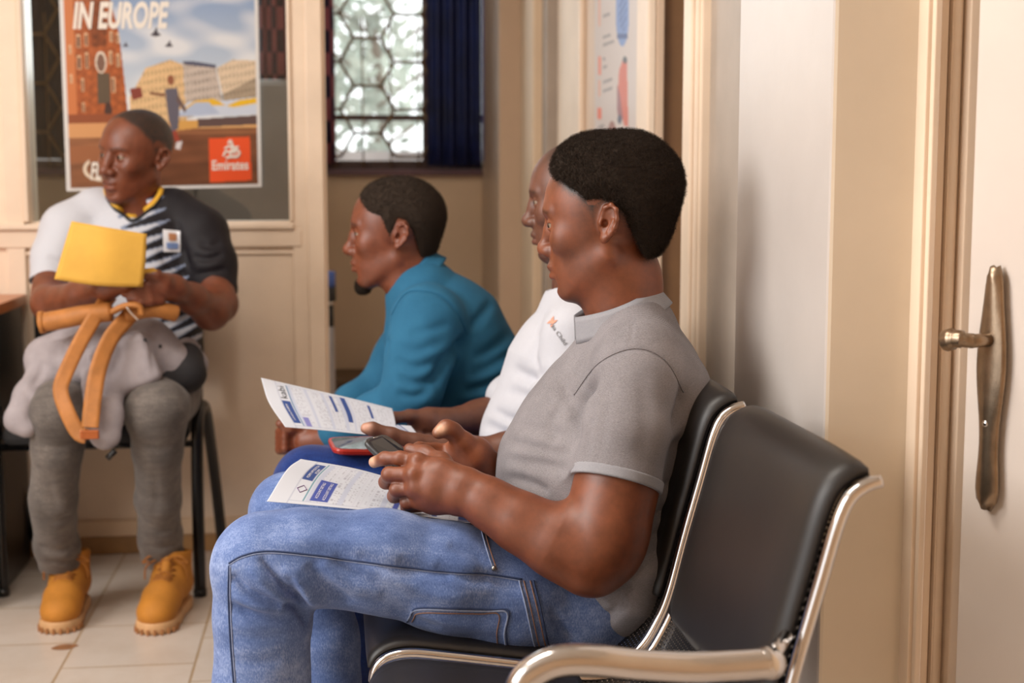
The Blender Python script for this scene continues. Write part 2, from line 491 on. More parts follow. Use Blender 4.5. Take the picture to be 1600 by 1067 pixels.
def eyes(O, R, S, parent, look=(1, 0, 0), white=srgb(140, 120, 104)):
    O = np.array(O); 
    for s in (-1, 1):
        c = Vector(O+R @ (np.array((.0792, s*.0315, .0080))*S)); L = Vector(R @ np.array(look)).normalized()
        b = MB(); b.ball(c, .0133*S, 16)
        me_o = b.build('eye', EYE, parent)
        me = me_o.data; v = verts_of(me); d = (v-np.array(c)); d /= np.linalg.norm(d, axis=1)[:, None]
        a = d @ np.array(L)
        a2 = np.degrees(np.arccos(np.clip(a, -1, 1)))
        setcol(me, interp(a2, [(0, (.002, .002, .002)), (13, (.003, .002, .002)), (16, (.016, .007, .004)), (29, (.010, .005, .003)), (33, white)]))
HAIR_SIDE = [(.070, .082), (.052, .060), (.040, .048), (.022, .044), (.016, .020), (.006, -.006), (-.002, .020), (-.012, .040), (-.030, .034), (-.044, .006), (-.052, -.030), (-.058, -.062), (-.095, -.066), (-.16, -.02), (-.16, .18), (.03, .18), (.076, .120)]
def local(v, O, R, S): return ((v-A32(O)) @ A32(R))/S
def hair_mask(q, poly=HAIR_SIDE): return -poly_sd(q[:, [0, 2]], poly)          # >0 in hair
def add_hair(F, O, R, S, thick, poly=HAIR_SIDE, back=1.0, tmap=None):
    """cap of hair grown from the scalp over the hair region"""
    O = A32(O); Rf = A32(R)
    G = Field(); G.frame((0,0,0), None, 1)
    G.ell((-.012, 0, .042), (.098*back, .076, .084), k=.001); G.ell((.026, 0, .040), (.068, .062, .066), k=.03); G.ell((.030, 0, -.010), (.062, .064, .088), k=.03); G.ell((-.044, 0, -.016), (.050, .056, .056), k=.03)
    def fn(p):
        q = ((p-O) @ Rf)/S
        d = G.ev(A32(q)); m = hair_mask(q, poly)
        t = thick if tmap is None else tmap(q)
        t = t*np.clip((m+.001)/.030, 0, 1)**.6-.0010
        d = d-t
        h = np.maximum(d, -(m+.0))           # stay inside the region
        return (h*S).astype(np.float32)
    F.func(fn, .001)
def strands(name, me, parent, mat, n, length, rad, seed, jitter=.8, O=None, R=None, S=1, poly=HAIR_SIDE, keep=None, curl=1.0):
    """short curly tufts rooted all over a hair cap, one mesh"""
    rg = np.random.RandomState(seed); v = verts_of(me)
    nn = np.empty(len(me.vertices)*3, dtype=np.float32); me.vertices.foreach_get('normal', nn); nn = nn.reshape(-1, 3)
    idx = np.arange(len(v))
    if keep is not None: idx = idx[keep(v, nn)]
    idx = rg.choice(idx, n); P0 = v[idx]+rg.randn(n, 3)*.0006; N = nn[idx]
    D = N+rg.randn(n, 3)*jitter*.45; D /= np.linalg.norm(D, axis=1)[:, None]
    L = length*(.5+rg.rand(n))
    A = np.cross(D, rg.randn(n, 3)); A /= np.linalg.norm(A, axis=1)[:, None]; Bv = np.cross(D, A)
    m = 6; ph = rg.rand(n)*6.28; VS = np.zeros((n, m*3, 3)); 
    for i in range(m):
        t = i/(m-1); an = ph+t*7.5*curl; cr = L*.30*min(1, t*2)
        c = P0+D*(L*t*.8)[:, None]+A*(np.cos(an)*cr)[:, None]+Bv*(np.sin(an)*cr)[:, None]
        r = rad*(1-.6*t)
        for j in range(3):
            b = 2*PI*j/3; VS[:, i*3+j] = c+A*(math.cos(b)*r)+Bv*(math.sin(b)*r)
    q = []
    for i in range(m-1):
        for j in range(3):
            j2 = (j+1) % 3; q.append((i*3+j, i*3+j2, (i+1)*3+j2, (i+1)*3+j))
    q = np.array(q); FS = (q[None]+(np.arange(n)*m*3)[:, None, None]).reshape(-1, 4)
    mm = bpy.data.meshes.new(name); mm.vertices.add(n*m*3); mm.vertices.foreach_set('co', VS.astype(np.float32).ravel())
    mm.loops.add(len(FS)*4); mm.loops.foreach_set('vertex_index', FS.astype(np.int32).ravel())
    mm.polygons.add(len(FS)); mm.polygons.foreach_set('loop_start', np.arange(0, len(FS)*4, 4, dtype=np.int32))
    mm.polygons.foreach_set('loop_total', np.full(len(FS), 4, dtype=np.int32)); mm.update(calc_edges=True)
    return link(name, mm, mat, parent)
def skin_colours(me, O, R, S, skin, poly=HAIR_SIDE, hairc=(.010, .007, .006), fade=.012, beard=None, hair=1.0, blobs=(), dens=1.0, halo=0.0):
    v = verts_of(me); q = local(v, O, R, S); n = len(v)
    col = np.tile(np.array(skin[:3], dtype=float), (n, 1))
    rg = np.random.RandomState(3)
    near = (np.abs(q[:, 0]) < .17) & (np.abs(q[:, 1]) < .12) & (np.abs(q[:, 2]) < .19)
    def blend(m, c): 
        m = np.clip(m, 0, 1)[:, None]; col[:] = col*(1-m)+np.array(c[:3])*m
    g = lambda c, r: np.exp(-((((q-np.array(c))/np.array(r))**2).sum(1)))
    lipc = tuple(np.array(skin[:3])*np.array((.72, .62, .75)))
    blend(near*g((.104, 0, -.058), (.02, .024, .0055))*.9, lipc); blend(near*g((.102, 0, -.0735), (.02, .021, .006))*.7, tuple(np.array(skin[:3])*np.array((1.0, .75, .9))))
    for s in (-1, 1):
        br = np.zeros(n)
        for t in np.linspace(0, 1, 6): br = np.maximum(br, g((.094-.010*t, s*(.016+.030*t), .0285+.004*math.sin(t*3)), (.016, .006, .0032)))
        blend(near*br*.85, (.012, .007, .005))
        blend(near*g((.096, s*.031, .008), (.012, .017, .0045))*.55, (.03, .012, .007))
    m = hair_mask(q, poly); mm = np.clip(m/fade+.1, 0, 1)*near*(np.abs(q[:, 1]) < .0765)*hair
    mm = np.clip(mm*(.75+.5*rg.rand(n)), 0, 1)
    blend(mm, hairc)
    if halo:
        m2 = np.clip((hair_mask(q, GH)+halo)/halo, 0, 1)**1.3*near*(np.abs(q[:, 1]) < .0765)*(q[:, 0] < .078); blend(m2*np.where(rg.rand(n) < .35+.6*m2, .85, .25), hairc)
    if beard is not None:
        for c, r, a in beard: blend(near*g(c, r)*a*(.7+.6*rg.rand(n)), hairc)
    for c, r, cc, a in blobs:
        d = ((v-np.array(c, dtype=float))**2).sum(1); blend(np.exp(-d/(r*r))*a, cc)
    setcol(me, col)
SKIN = vcol('skin', rough=.46, spec=.7, bump=.16, bscale=520, sss=.04)
def _mottle():
    t = SKIN.node_tree; b = t.nodes['Principled BSDF']; src = b.inputs['Base Color'].links[0].from_socket
    tc = t.nodes.new('ShaderNodeTexCoord'); n = t.nodes.new('ShaderNodeTexNoise'); n.inputs['Scale'].default_value = 38; n.inputs['Detail'].default_value = 5; n.inputs['Roughness'].default_value = .65; t.links.new(tc.outputs['Object'], n.inputs['Vector'])
    r = t.nodes.new('ShaderNodeValToRGB'); r.color_ramp.elements[0].position = .32; r.color_ramp.elements[0].color = (.74, .70, .68, 1); r.color_ramp.elements[1].position = .68; r.color_ramp.elements[1].color = (1.12, 1.08, 1.06, 1); t.links.new(n.outputs[0], r.inputs[0])
    m = t.nodes.new('ShaderNodeMix'); m.data_type = 'RGBA'; m.blend_type = 'MULTIPLY'; m.inputs[0].default_value = 1.0; t.links.new(src, m.inputs[6]); t.links.new(r.outputs[0], m.inputs[7]); t.links.new(m.outputs[2], b.inputs['Base Color'])
    rr = t.nodes.new('ShaderNodeMapRange'); rr.inputs['To Min'].default_value = .38; rr.inputs['To Max'].default_value = .58; t.links.new(n.outputs[0], rr.inputs[0]); t.links.new(rr.outputs[0], b.inputs['Roughness'])
_mottle()
EYE = vcol('eye_surface', rough=.25, spec=.4)
HAIRM = NT('curly_hair'); HAIRM.base((.034, .024, .018, 1)); HAIRM.b.inputs['Specular IOR Level'].default_value = .12; HAIRM = HAIRM.p(Roughness=.95)

# ---------------------------------------------------------------- cloth and surface materials
def knit(name, c1, c2, scale=1400, rough=.85, bump=.25, big=14, sheen=.0):
    t = NT(name); co = t.coord(); 
    w = t.n('ShaderNodeTexWave', wave_type='BANDS', bands_direction='Z'); t.l(co, w.inputs['Vector']); w.inputs['Scale'].default_value = scale/8; w.inputs['Distortion'].default_value = 3.5; w.inputs['Detail'].default_value = 2; w.inputs['Detail Scale'].default_value = 3
    n1 = t.noise(co, big, 4, .6); n2 = t.noise(t.coord(scale=(.25, .25, 1)), scale, 2, .5)
    f = t.math('ADD', t.math('MULTIPLY', n1, .35), t.math('ADD', t.math('MULTIPLY', n2, .45), t.math('MULTIPLY', w.outputs['Fac'], .2)))
    t.base(t.ramp(f, [(.32, c1), (.68, c2)]))
    t.bump(f, bump, .0015); t.b.inputs['Sheen Weight'].default_value = sheen
    t.b.inputs['Specular IOR Level'].default_value = .25
    return t.p(Roughness=rough)
def denim(name, dark, mid, light, wear=(.42, .62)):
    t = NT(name); co = t.coord()
    n1 = t.noise(co, 9, 5, .65); n2 = t.noise(t.coord(scale=(1, 1, .35), rot=(.5, .6, .2)), 620, 2, .6); n3 = t.noise(t.coord(scale=(.3, 1, 1.4), rot=(.1, .5, .6)), 45, 4, .7)
    f = t.math('ADD', t.math('MULTIPLY', n1, .42), t.math('ADD', t.math('MULTIPLY', n2, .34), t.math('MULTIPLY', n3, .24)))
    t.base(t.ramp(f, [(wear[0]-.10, dark), (.5, mid), (wear[1]+.04, light)]))
    t.bump(t.math('ADD', n2, t.math('MULTIPLY', n3, .8)), .35, .0012)
    t.b.inputs['Specular IOR Level'].default_value = .2; t.b.inputs['Sheen Weight'].default_value = .15
    return t.p(Roughness=.9)
GREY_KNIT = knit('grey_polo_knit', (.165, .154, .164, 1), (.325, .305, .320, 1), bump=.35)
GREY_RIB = knit('grey_ribbed_collar', (.26, .26, .285, 1), (.38, .38, .41, 1), scale=2200)
JEANS = denim('washed_denim', (.040, .075, .215, 1), (.125, .195, .420, 1), (.34, .43, .68, 1))
DARKJEANS = denim('dark_blue_denim', (.004, .012, .075, 1), (.008, .030, .165, 1), (.02, .07, .28, 1))
GREYJEANS = denim('grey_denim', (.062, .053, .050, 1), (.125, .108, .098, 1), (.25, .215, .19, 1))
WHITE_TEE = knit('white_cotton', (.50, .51, .56, 1), (.60, .61, .66, 1), bump=.12, scale=1800)
BLUE_SHIRT = knit('teal_blue_cotton', (.016, .100, .195, 1), (.032, .165, .295, 1), bump=.10, scale=2000)
SEAM_LIGHT = paint('pale_seam_thread', (.27, .33, .50, 1), .8, .1, 200)
SEAM_DARK = paint('dark_seam', (.035, .06, .15, 1), .85, .1, 100)
SEAM_COPPER = paint('copper_thread', (.32, .17, .11, 1), .8, .2, 900)
CHROME = paint('polished_chrome', (.60, .575, .56, 1), .15, .02, 5, 0, 1.0)
STEEL = paint('brushed_watch_steel', (.34, .33, .31, 1), .28, .05, 60, .05, 1.0)
BLACK_PLASTIC = paint('black_plastic', (.012, .012, .013, 1), .3, .1, 20, 0)
def vinyl():
    t = NT('black_vinyl'); co = t.coord(); n = t.noise(co, 420, 3, .6)
    t.base(t.ramp(t.noise(co, 5, 3), [(.3, (.011, .009, .0085, 1)), (.7, (.018, .015, .014, 1))])); t.bump(n, .18, .0006)
    return t.p(Roughness=.42)
VINYL = vinyl()
LEATHERBAND = paint('tan_webbing', (.46, .175, .038, 1), .6, .10, 30, .1)

# ---------------------------------------------------------------- the room
def xr(px, py=533.5):
    d = ray(px, py); return d.x/d.y
def XW(px, Y, py=533.5): return xr(px, py)*Y          # X seen at px on depth Y
def YW(px, X, py=533.5): return X/xr(px, py)          # depth seen at px on a wall of constant X
def ZW(py, Y, px=800.0): d = ray(px, py); return CAM_H+d.z/d.y*Y
def st(o): o['kind'] = 'structure'; return o
def floorpt(px, py): d = ray(px, py); return CAM+d*(-CAM_H/d.z)

CREAM = paint('cream_gloss_paint', (.66, .48, .34, 1), .38, .035, 3, .05)
CREAM2 = paint('cream_wood_paint', (.86, .69, .53, 1), .42, .05, 4, .06)
CREAM_D = paint('beige_wall_paint', (.76, .56, .375, 1), .5, .04, 3, .05)
PALE = paint('pale_pillar_paint', (.57, .52, .485, 1), .36, .03, 4, .05)
SKIRT = paint('varnished_skirting', (.36, .19, .07, 1), .5, .15, 8, .05)
PLASTER = paint('ceiling_plaster', (.72, .68, .62, 1), .8, .02, 2, .03)
BRASSY = paint('worn_bronze_metal', (.30, .22, .15, 1), .30, .15, 30, .05, .9)
# tiled floor
f1, f2 = floorpt(82, 1067), floorpt(296, 1067)
t = NT('ceramic_floor_tiles'); co = t.n('ShaderNodeTexCoord'); mp = t.n('ShaderNodeMapping'); t.l(co.outputs['Object'], mp.inputs[0])
mp.inputs['Rotation'].default_value = (0, 0, PI/2); br = t.n('ShaderNodeTexBrick', offset=.4, offset_frequency=2)
t.l(mp.outputs[0], br.inputs['Vector'])
for k, v in (('Scale', 1.0), ('Mortar Size', .0035), ('Mortar Smooth', .3), ('Brick Width', .31), ('Row Height', .305), ('Bias', 0.0)): br.inputs[k].default_value = v
mp.inputs['Location'].default_value = (.06, -f1.x % .305*-1, 0)
mp.inputs['Location'].default_value = (.06, -f1.x, 0)
br.inputs['Color1'].default_value = (.60, .52, .46, 1); br.inputs['Color2'].default_value = (.64, .56, .495, 1); br.inputs['Mortar'].default_value = (.36, .23, .11, 1)
c2 = t.coord('Object'); n = t.noise(c2, 5, 6, .7); t.base(t.mix(.22, br.outputs[0], t.ramp(n, [(.35, (.52, .40, .27, 1)), (.6, (.80, .73, .63, 1))])))
n4 = t.n('ShaderNodeMath', operation='MULTIPLY'); t.l(br.outputs['Fac'], n4.inputs[0]); n4.inputs[1].default_value = -1; t.bump(n4.outputs[0], .5, .002)
TILES = t.p(Roughness=.32)
st(boxo('floor', (-4.5, -1.5, -.1), (2.6, 6.3, 0), TILES))
sp = floorpt(101, 1011); m = MB(); m.grid(lambda u, v: sp+V(math.cos(u*2*PI)*.030*v*(1+.2*math.sin(u*12)), math.sin(u*2*PI)*.022*v, .0006), 20, 2)
tag(m.build('dried_stain', paint('coffee_brown', (.36, .17, .08, 1), .5, .2, 60)), 'small brown dried stain on a floor tile in front of the tan boots', 'stain')
st(boxo('ceiling', (-4.5, -1.5, 2.8), (2.6, 6.3, 2.9), PLASTER))
YP, YB = 4.33, 6.0
# far wall of the back room with the window opening
wx0, wx1 = XW(-80, YB, 260), XW(772, YB, 260); wz0, wz1 = ZW(264, YB, 650), 2.35
m = MB(); m.box((-4.5, YB, 0), (2.6, YB+.12, wz0)); m.box((-4.5, YB, wz1), (2.6, YB+.12, 2.8)); m.box((-4.5, YB, wz0), (wx0, YB+.12, wz1)); m.box((wx1, YB, wz0), (2.6, YB+.12, wz1))
st(m.build('wall_back', CREAM_D)); 
st(boxo('wall_left', (-4.6, 1.0, 0), (-4.5, 6.12, 2.8), CREAM_D))
st(boxo('wall_front', (-4.5, -1.6, 0), (2.6, -1.5, 2.8), CREAM_D)); st(boxo('wall_right_near', (1.13, -1.5, 0), (1.23, 1.70, 2.8), CREAM_D))
# window 1: steel casement with glass
WINF = paint('dark_window_frame', (.10, .05, .045, 1), .4, .1, 9)
def glassmat(name, tint=(1, 1, 1, 1), rough=.02, mixf=.90):
    t = NT(name); tr = t.n('ShaderNodeBsdfTransparent'); tr.inputs[0].default_value = tint
    gl = t.n('ShaderNodeBsdfGlossy'); gl.inputs['Roughness'].default_value = rough
    mx = t.n('ShaderNodeMixShader'); fr = t.n('ShaderNodeFresnel'); fr.inputs[0].default_value = 1.5
    t.l(fr.outputs[0], mx.inputs[0]); t.l(tr.outputs[0], mx.inputs[1]); t.l(gl.outputs[0], mx.inputs[2])
    t.l(mx.outputs[0], t.t.nodes['Material Output'].inputs[0]); return t.m
GLASS = glassmat('window_glass', (.93, .95, .94, 1))
win = empty('window_1', ((wx0+wx1)/2, YB, wz0)); win['kind'] = 'structure'
m = MB(); zr = ZW(183, YB, 600)
m.box((wx0, YB+.04, wz0), (wx1, YB+.09, wz0+.035)); m.box((wx0, YB+.05, zr-.012), (wx1, YB+.08, zr+.012))
for px in (-75, 95, 300, 512, 668, 770): X = XW(px, YB, 150); m.box((X-.018, YB+.05, wz0), (X+.018, YB+.08, wz1))
m.build('window_frame', WINF, win, .003)
boxo('pane', (wx0, YB+.064, wz0), (wx1, YB+.067, wz1), GLASS, win)
boxo('window_sill', (wx0, YB-.045, wz0-.028), (wx1-.0, YB+.04, wz0), paint('plum_sill', (.14, .07, .085, 1), .4), win, .004)
# burglar bars: honeycomb welded rods
bars = MB(); hx = .112; hz = hx*math.sqrt(3)
done = set()
ni = int((wx1-wx0)/(1.5*hx))+2
for i in range(ni):
    for j in range(-1, 9):
        cx = wx0+i*1.5*hx; cz = wz0+.05+j*hz+(hz/2 if i % 2 else 0)
        pts = [(cx+hx*math.cos(a), cz+hx*math.sin(a)) for a in [k*PI/3 for k in range(6)]]
        for k in range(6):
            a, b = pts[k], pts[(k+1) % 6]; ky = tuple(sorted(((round(a[0], 3), round(a[1], 3)), (round(b[0], 3), round(b[1], 3)))))
            if ky in done: continue
            done.add(ky)
            if all(wx0 < q[0] < wx1 and wz0 < q[1] < wz1 for q in (a, b)):
                bars.tube([(a[0], YB-.014, a[1]), (b[0], YB-.014, b[1])], .006, 6)
for k in range(int((wx1-wx0)/.115)+1):
    X = wx0+.05+k*.115
    if X < wx1: bars.tube([(X, YB-.006, wz0+.002), (X, YB-.006, wz0+.62)], .0035, 5)
tag(bars.build('burglar_bars', paint('bronze_painted_rod', (.24, .135, .05, 1), .45, .1, 20)), 'brown honeycomb burglar bars across the far window', 'window bars')
# curtains
def curtain(name, x0, x1, z0, z1, Y, mat, label, folds=6, amp=.018, group=None):
    m = MB(); n = folds*8
    m.grid(lambda u, v: V(x0+(x1-x0)*u, Y+amp*math.sin(u*folds*2*PI)*(.7+.3*v), z0+(z1-z0)*v), n, 8, .002)
    return tag(m.build(name, mat), label, 'curtain', group)
NAVY = paint('navy_curtain_cloth', (.003, .010, .075, 1), .6, .25, 9, .1)
RBLUE = paint('royal_blue_cloth', (.006, .010, .30, 1), .6, .15, 9, .1)
t = NT('checked_plum_cloth'); ck = t.n('ShaderNodeTexChecker'); t.l(t.coord(), ck.inputs['Vector']); ck.inputs['Scale'].default_value = 11
ck.inputs['Color1'].default_value = (.34, .10, .12, 1); ck.inputs['Color2'].default_value = (.030, .015, .045, 1); t.base(ck.outputs[0]); PLUM = t.p(Roughness=.8)
DARKC = paint('charcoal_curtain_cloth', (.016, .018, .030, 1), .8, .2, 7, .1)
curtain('curtain', XW(668, YB-.08, 130), XW(752, YB-.08, 130), wz0+.012, 2.4, YB-.085, NAVY, 'navy blue curtain hanging at the right side of the far window', 4)
curtain('curtain', XW(753, YB-.08, 130), XW(770, YB-.08, 130), wz0+.03, 2.4, YB-.095, RBLUE, 'narrow royal blue curtain edge beside the navy curtain', 1, .008)
curtain('curtain', XW(495, YB-.08, 130), XW(523, YB-.08, 130), wz0+.02, 2.4, YB-.085, PLUM, 'narrow plum checked curtain next to the partition post', 2)
curtain('curtain', XW(395, YB-.08, 130), XW(455, YB-.08, 130), ZW(130, YB, 430), 2.4, YB-.085, PLUM, 'pink and plum checked curtain seen through the partition glass', 3)
curtain('curtain', XW(20, YB-.08, 130), XW(392, YB-.08, 130), wz0+.04, 2.34, YB+.020, DARKC, 'dark curtain seen through the glass left of the travel poster', 14, .010)
# foliage outside
tr = empty('garden_tree', (XW(600, 9.5), 9.5, -.5)); tag(tr, 'leafy tree outside the far window', 'tree')
rg = random.Random(4); m = MB()
LEAF = paint('grey_green_leaf', (.52, .58, .52, 1), .6, .3, 3, 0)
cz = ZW(110, 9.5, 600)
for k in range(620):
    c = V(XW(560, 9.5)+rg.gauss(0, .24), 9.5+rg.gauss(0, .3), cz+rg.gauss(0, .42)); a = rg.random()*6.3; s = .035+.03*rg.random()
    d1 = V(math.cos(a), rg.uniform(-.4, .4), math.sin(a))*s; d2 = V(-math.sin(a), rg.uniform(-.4, .4), math.cos(a))*s*.5
    m.add([c-d1, c+d2, c+d1, c-d2], [(0, 1, 2, 3)])
m.build('foliage', LEAF, tr)
m = MB(); m.tube(spline([(XW(590, 9.5), 9.5, -.5), (XW(575, 9.5), 9.5, .8), (XW(600, 9.5), 9.5, 1.6), (XW(580, 9.5), 9.5, 2.2)], 5), .035, 7)
for k in range(9):
    z = 1.0+k*.15; s = (-1)**k; m.tube([(XW(590, 9.5), 9.5, z), (XW(590, 9.5)+s*.35, 9.5+.1*s, z+.25)], .012, 5)
m.build('trunk', paint('grey_bark', (.22, .18, .15, 1), .9), tr)
st(boxo('trim_9', (-6, 8.2, -.5), (5, 8.35, ZW(236, 8.2, 600)), paint('garden_wall_render', (.34, .32, .33, 1), .9, .1)))

# ---------------------------------------------------------------- glazed partition on the left
pz = lambda py, px=300: ZW(py, YP, px)
px_ = lambda px, py=300: XW(px, YP, py)
gl0, gl1 = px_(46, 250), px_(455, 250); gz0 = pz(346)
m = MB()
m.box((-4.5, YP, 0), (px_(512, 400), YP+.10, pz(402)))                              # lower panel carcass
m.box((px_(455, 250), YP, pz(402)), (px_(512, 400), YP+.10, 2.8)); m.box((-4.5, YP, pz(402)), (gl0, YP+.10, 2.8)); m.box((gl0, YP, pz(402)), (gl1, YP+.10, gz0)); m.box((gl0, YP, 2.3), (gl1, YP+.10, 2.8))
pw = st(m.build('wall_partition', CREAM2))
m = MB()                                                                            # raised stiles, rails and mouldings
m.box((px_(480, 300), YP-.02, 0), (px_(506, 300), YP, 2.8)); m.box((px_(456, 300), YP-.012, 0), (px_(481, 300), YP, 2.8))
m.box((-4.5, YP-.018, pz(386)), (px_(472, 400), YP, pz(358))); m.box((-4.5, YP-.032, pz(358)), (px_(460, 400), YP, pz(349)))
m.box((px_(8, 300), YP-.014, 0), (px_(38, 300), YP, 2.8)); m.box((px_(466, 400), YP-.010, .2), (px_(473, 400), YP, pz(396))); m.box((px_(40, 400), YP-.010, pz(398)), (px_(470, 400), YP, pz(392)))
m.box((px_(38, 300), YP-.022, pz(346)), (px_(46, 300), YP, 2.8)); m.box((px_(452, 300), YP-.022, pz(346)), (px_(458, 300), YP, 2.8))
m.build('moulding', CREAM2, pw, .004)
w2 = empty('window_2', ((gl0+gl1)/2, YP+.05, gz0)); w2['kind'] = 'structure'
boxo('pane', (gl0, YP+.045, gz0), (gl1, YP+.05, 2.3), GLASS, w2)
m = MB(); m.box((-4.5, YP-.022, .0), (px_(512, 800), YP, pz(833, 300))); st(m.build('baseboard_partition', SKIRT, None, .004))
m = MB(); m.box((-4.5, YP-.016, pz(833)), (px_(512, 800), YP, pz(808))); st(m.build('trim_1', CREAM_D, None, .004))
CABG = paint('taupe_cabinet_paint', (.22, .19, .17, 1), .5, .06)
cab = empty('storage_cabinet', (XW(400, 5.4), 5.4, 0)); tag(cab, 'tall taupe cabinet seen through the partition glass right of the travel poster', 'cabinet')
boxo('body', (XW(150, 5.4), 5.4, 0), (XW(470, 5.4), 5.8, ZW(128, 5.4)), CABG, cab, .005)
boxo('door', (XW(155, 5.4), 5.385, .1), (XW(310, 5.4), 5.4, ZW(134, 5.4)), CABG, cab, .004); boxo('door', (XW(314, 5.4), 5.385, .1), (XW(466, 5.4), 5.4, ZW(134, 5.4)), CABG, cab, .004)




# ---------------------------------------------------------------- right-hand side
def vbox(px0, px1, Ya, Yb, z0, z1, mat, name, bevel=.004):      # wall slab whose front (at Ya) spans px0..px1
    return st(boxo(name, (XW(px0, Ya), Ya, z0), (XW(px1, Ya), Yb, z1), mat, None, bevel))
vbox(780, 832, 5.35, 6.0, 0, 2.8, CREAM, 'trim_2')
vbox(832, 858, 5.0, 5.35, 0, 2.8, CREAM_D, 'trim_3')
Xr = .78
# wall slab with the poster, seen at a glancing angle
YQ0, YQ1 = YW(1025, Xr, 150), YW(880, Xr, 150)
vbox(852, 884, YQ1, YQ1+.3, 0, 2.8, paint('grey_brown_paint', (.34, .27, .215, 1), .45), 'trim_4')
st(boxo('wall_right_far', (Xr, YQ0, 0), (Xr+.02, YQ1, 2.8), CREAM, None, .003))
m = MB(); m.box((Xr-.02, YW(912, Xr), 0), (Xr, YQ1, 2.8)); m.box((Xr-.022, YQ0, 0), (Xr, YW(1003, Xr), 2.8)); st(m.build('trim_5', CREAM2, None, .005))
# dark opening beyond
m = MB(); m.box((1.55, 2.4, 0), (1.62, 4.2, 2.8)); st(m.build('wall_inner_room', paint('brown_cupboard', (.20, .095, .035, 1), .6, .1)))
m = MB(); m.box((Xr+.022, YQ0+.02, 0), (1.55, YQ0+.10, 2.8)); st(m.build('wall_inner_room_end', paint('brown_cupboard_end', (.20, .095, .035, 1), .6, .1)))
Yc0, Yc1, Yc2 = YW(1151, Xr, 300), YW(1092, Xr-.020, 300), YW(1059, Xr-.034, 300)
st(boxo('wall_right', (Xr, 2.0, 0), (Xr+.10, Yc1, 2.8), paint('taupe_wall_paint', (.42, .35, .29, 1), .5), None, .003))
m = MB(); m.box((Xr-.02, Yc1, 0), (Xr+.12, Yc2, 2.8)); m.box((Xr-.034, Yc1+.03, 0), (Xr-.02, Yc2-.03, 2.8)); m.box((Xr-.028, Yc1+.005, 0), (Xr, Yc1+.022, 2.8)); st(m.build('trim_6', CREAM2, None, .005))
# pillar: pale side towards the seats, beige face towards the viewer
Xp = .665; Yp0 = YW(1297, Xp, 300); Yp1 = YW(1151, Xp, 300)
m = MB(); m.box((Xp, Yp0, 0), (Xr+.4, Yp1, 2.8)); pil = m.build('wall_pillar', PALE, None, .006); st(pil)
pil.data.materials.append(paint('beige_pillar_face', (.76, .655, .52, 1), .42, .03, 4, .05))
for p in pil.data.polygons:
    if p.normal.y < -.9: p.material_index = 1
# architrave of the near door, stepped mouldings
ya = Yp0
m = MB(); m.box((XW(1420, ya), ya-.03, 0), (XW(1452, ya), ya+.1, 2.8)); m.box((XW(1426, ya), ya-.042, 0), (XW(1436, ya), ya-.03, 2.8)); m.box((XW(1452, ya), ya-.018, 0), (XW(1480, ya), ya+.1, 2.8))
m.box((XW(1458, ya), ya-.028, 0), (XW(1462, ya), ya-.018, 2.8)); m.tube([(XW(1476, ya-.02), ya-.02, 0), (XW(1476, ya-.02), ya-.02, 2.8)], .009, 12)
m.box((XW(1480, ya), ya-.04, 0), (XW(1530, ya), ya+.1, 2.8)); st(m.build('trim_7', CREAM2, None, .003))
# near door leaf, ajar
dr = empty('door_1', (XW(1512, 1.79), 1.79, 0)); dr['kind'] = 'structure'
dA = V(XW(1512, 1.79, 500), 1.79, 0); dd = V(.36, -.93, 0).normalized(); dn = V(-dd.y*-1, dd.x*-1, 0); dn = V(dd.y, -dd.x, 0)
if dn.x > 0: dn = -dn
Rd = Matrix((dd, -dn, V(0, 0, 1))).transposed()
m = MB(); m.box((0, 0, 0), (.80, .04, 2.3), Rd, dA); m.build('door_leaf', paint('door_gloss_paint', (.74, .66, .60, 1), .28, .03, 3, .04), dr, .003)
ax = lambda s, h, z: dA+dd*s+dn*h+V(0, 0, z)
# find where the plate stands
def s_at(px, py):
    d = ray(px, py); 
    # intersect sight line with the door plane
    t_ = (dA-CAM).dot(dn)/d.dot(dn); w = CAM+d*t_; return (w-dA).dot(dd), w.z
s0, zt = s_at(1564, 418); _, zb = s_at(1560, 795); _, zl = s_at(1560, 530); _, zk = s_at(1556, 670)
hd = MB(); n = 26
def plate(u, v):
    z = zb+(zt-zb)*u; e = u*2-1
    w = .0165*(1+.28*math.cos(u*2*PI*1.5+.6))*math.sqrt(max(0, 1-abs(e)**9))+.0008
    return ax(s0+(v-.5)*2*w, .006+.007*math.cos((v-.5)*PI), z)
hd.grid(plate, n, 8, .006); hp = hd.build('handle_plate', BRASSY, dr)
hd = MB(); hd.tube([ax(s0, .005, zl), ax(s0, .050, zl)], .009, 12); hd.tube(spline([ax(s0, .044, zl), ax(s0-.004, .052, zl+.001), ax(s0-.012, .056, zl+.002), ax(s0-.022, .058, zl+.001), ax(s0-.034, .057, zl-.002)], 5), [.0085]*8+[.0100]*7+[.0125]*6, 12, flat=((0, 0, 1), 1.15)); hd.build('door_handle', BRASSY, hp)
hd = MB(); hd.ball(ax(s0, .014, zk+.008), .0065, 10); hd.build('key_stub', CHROME, hp)
hd = MB(); hd.box((-.0035, -.0005, -.009), (.0035, .0015, .009), Rd, ax(s0, .0135, zk-.016)); hd.build('keyhole', BLACK_PLASTIC, hp)

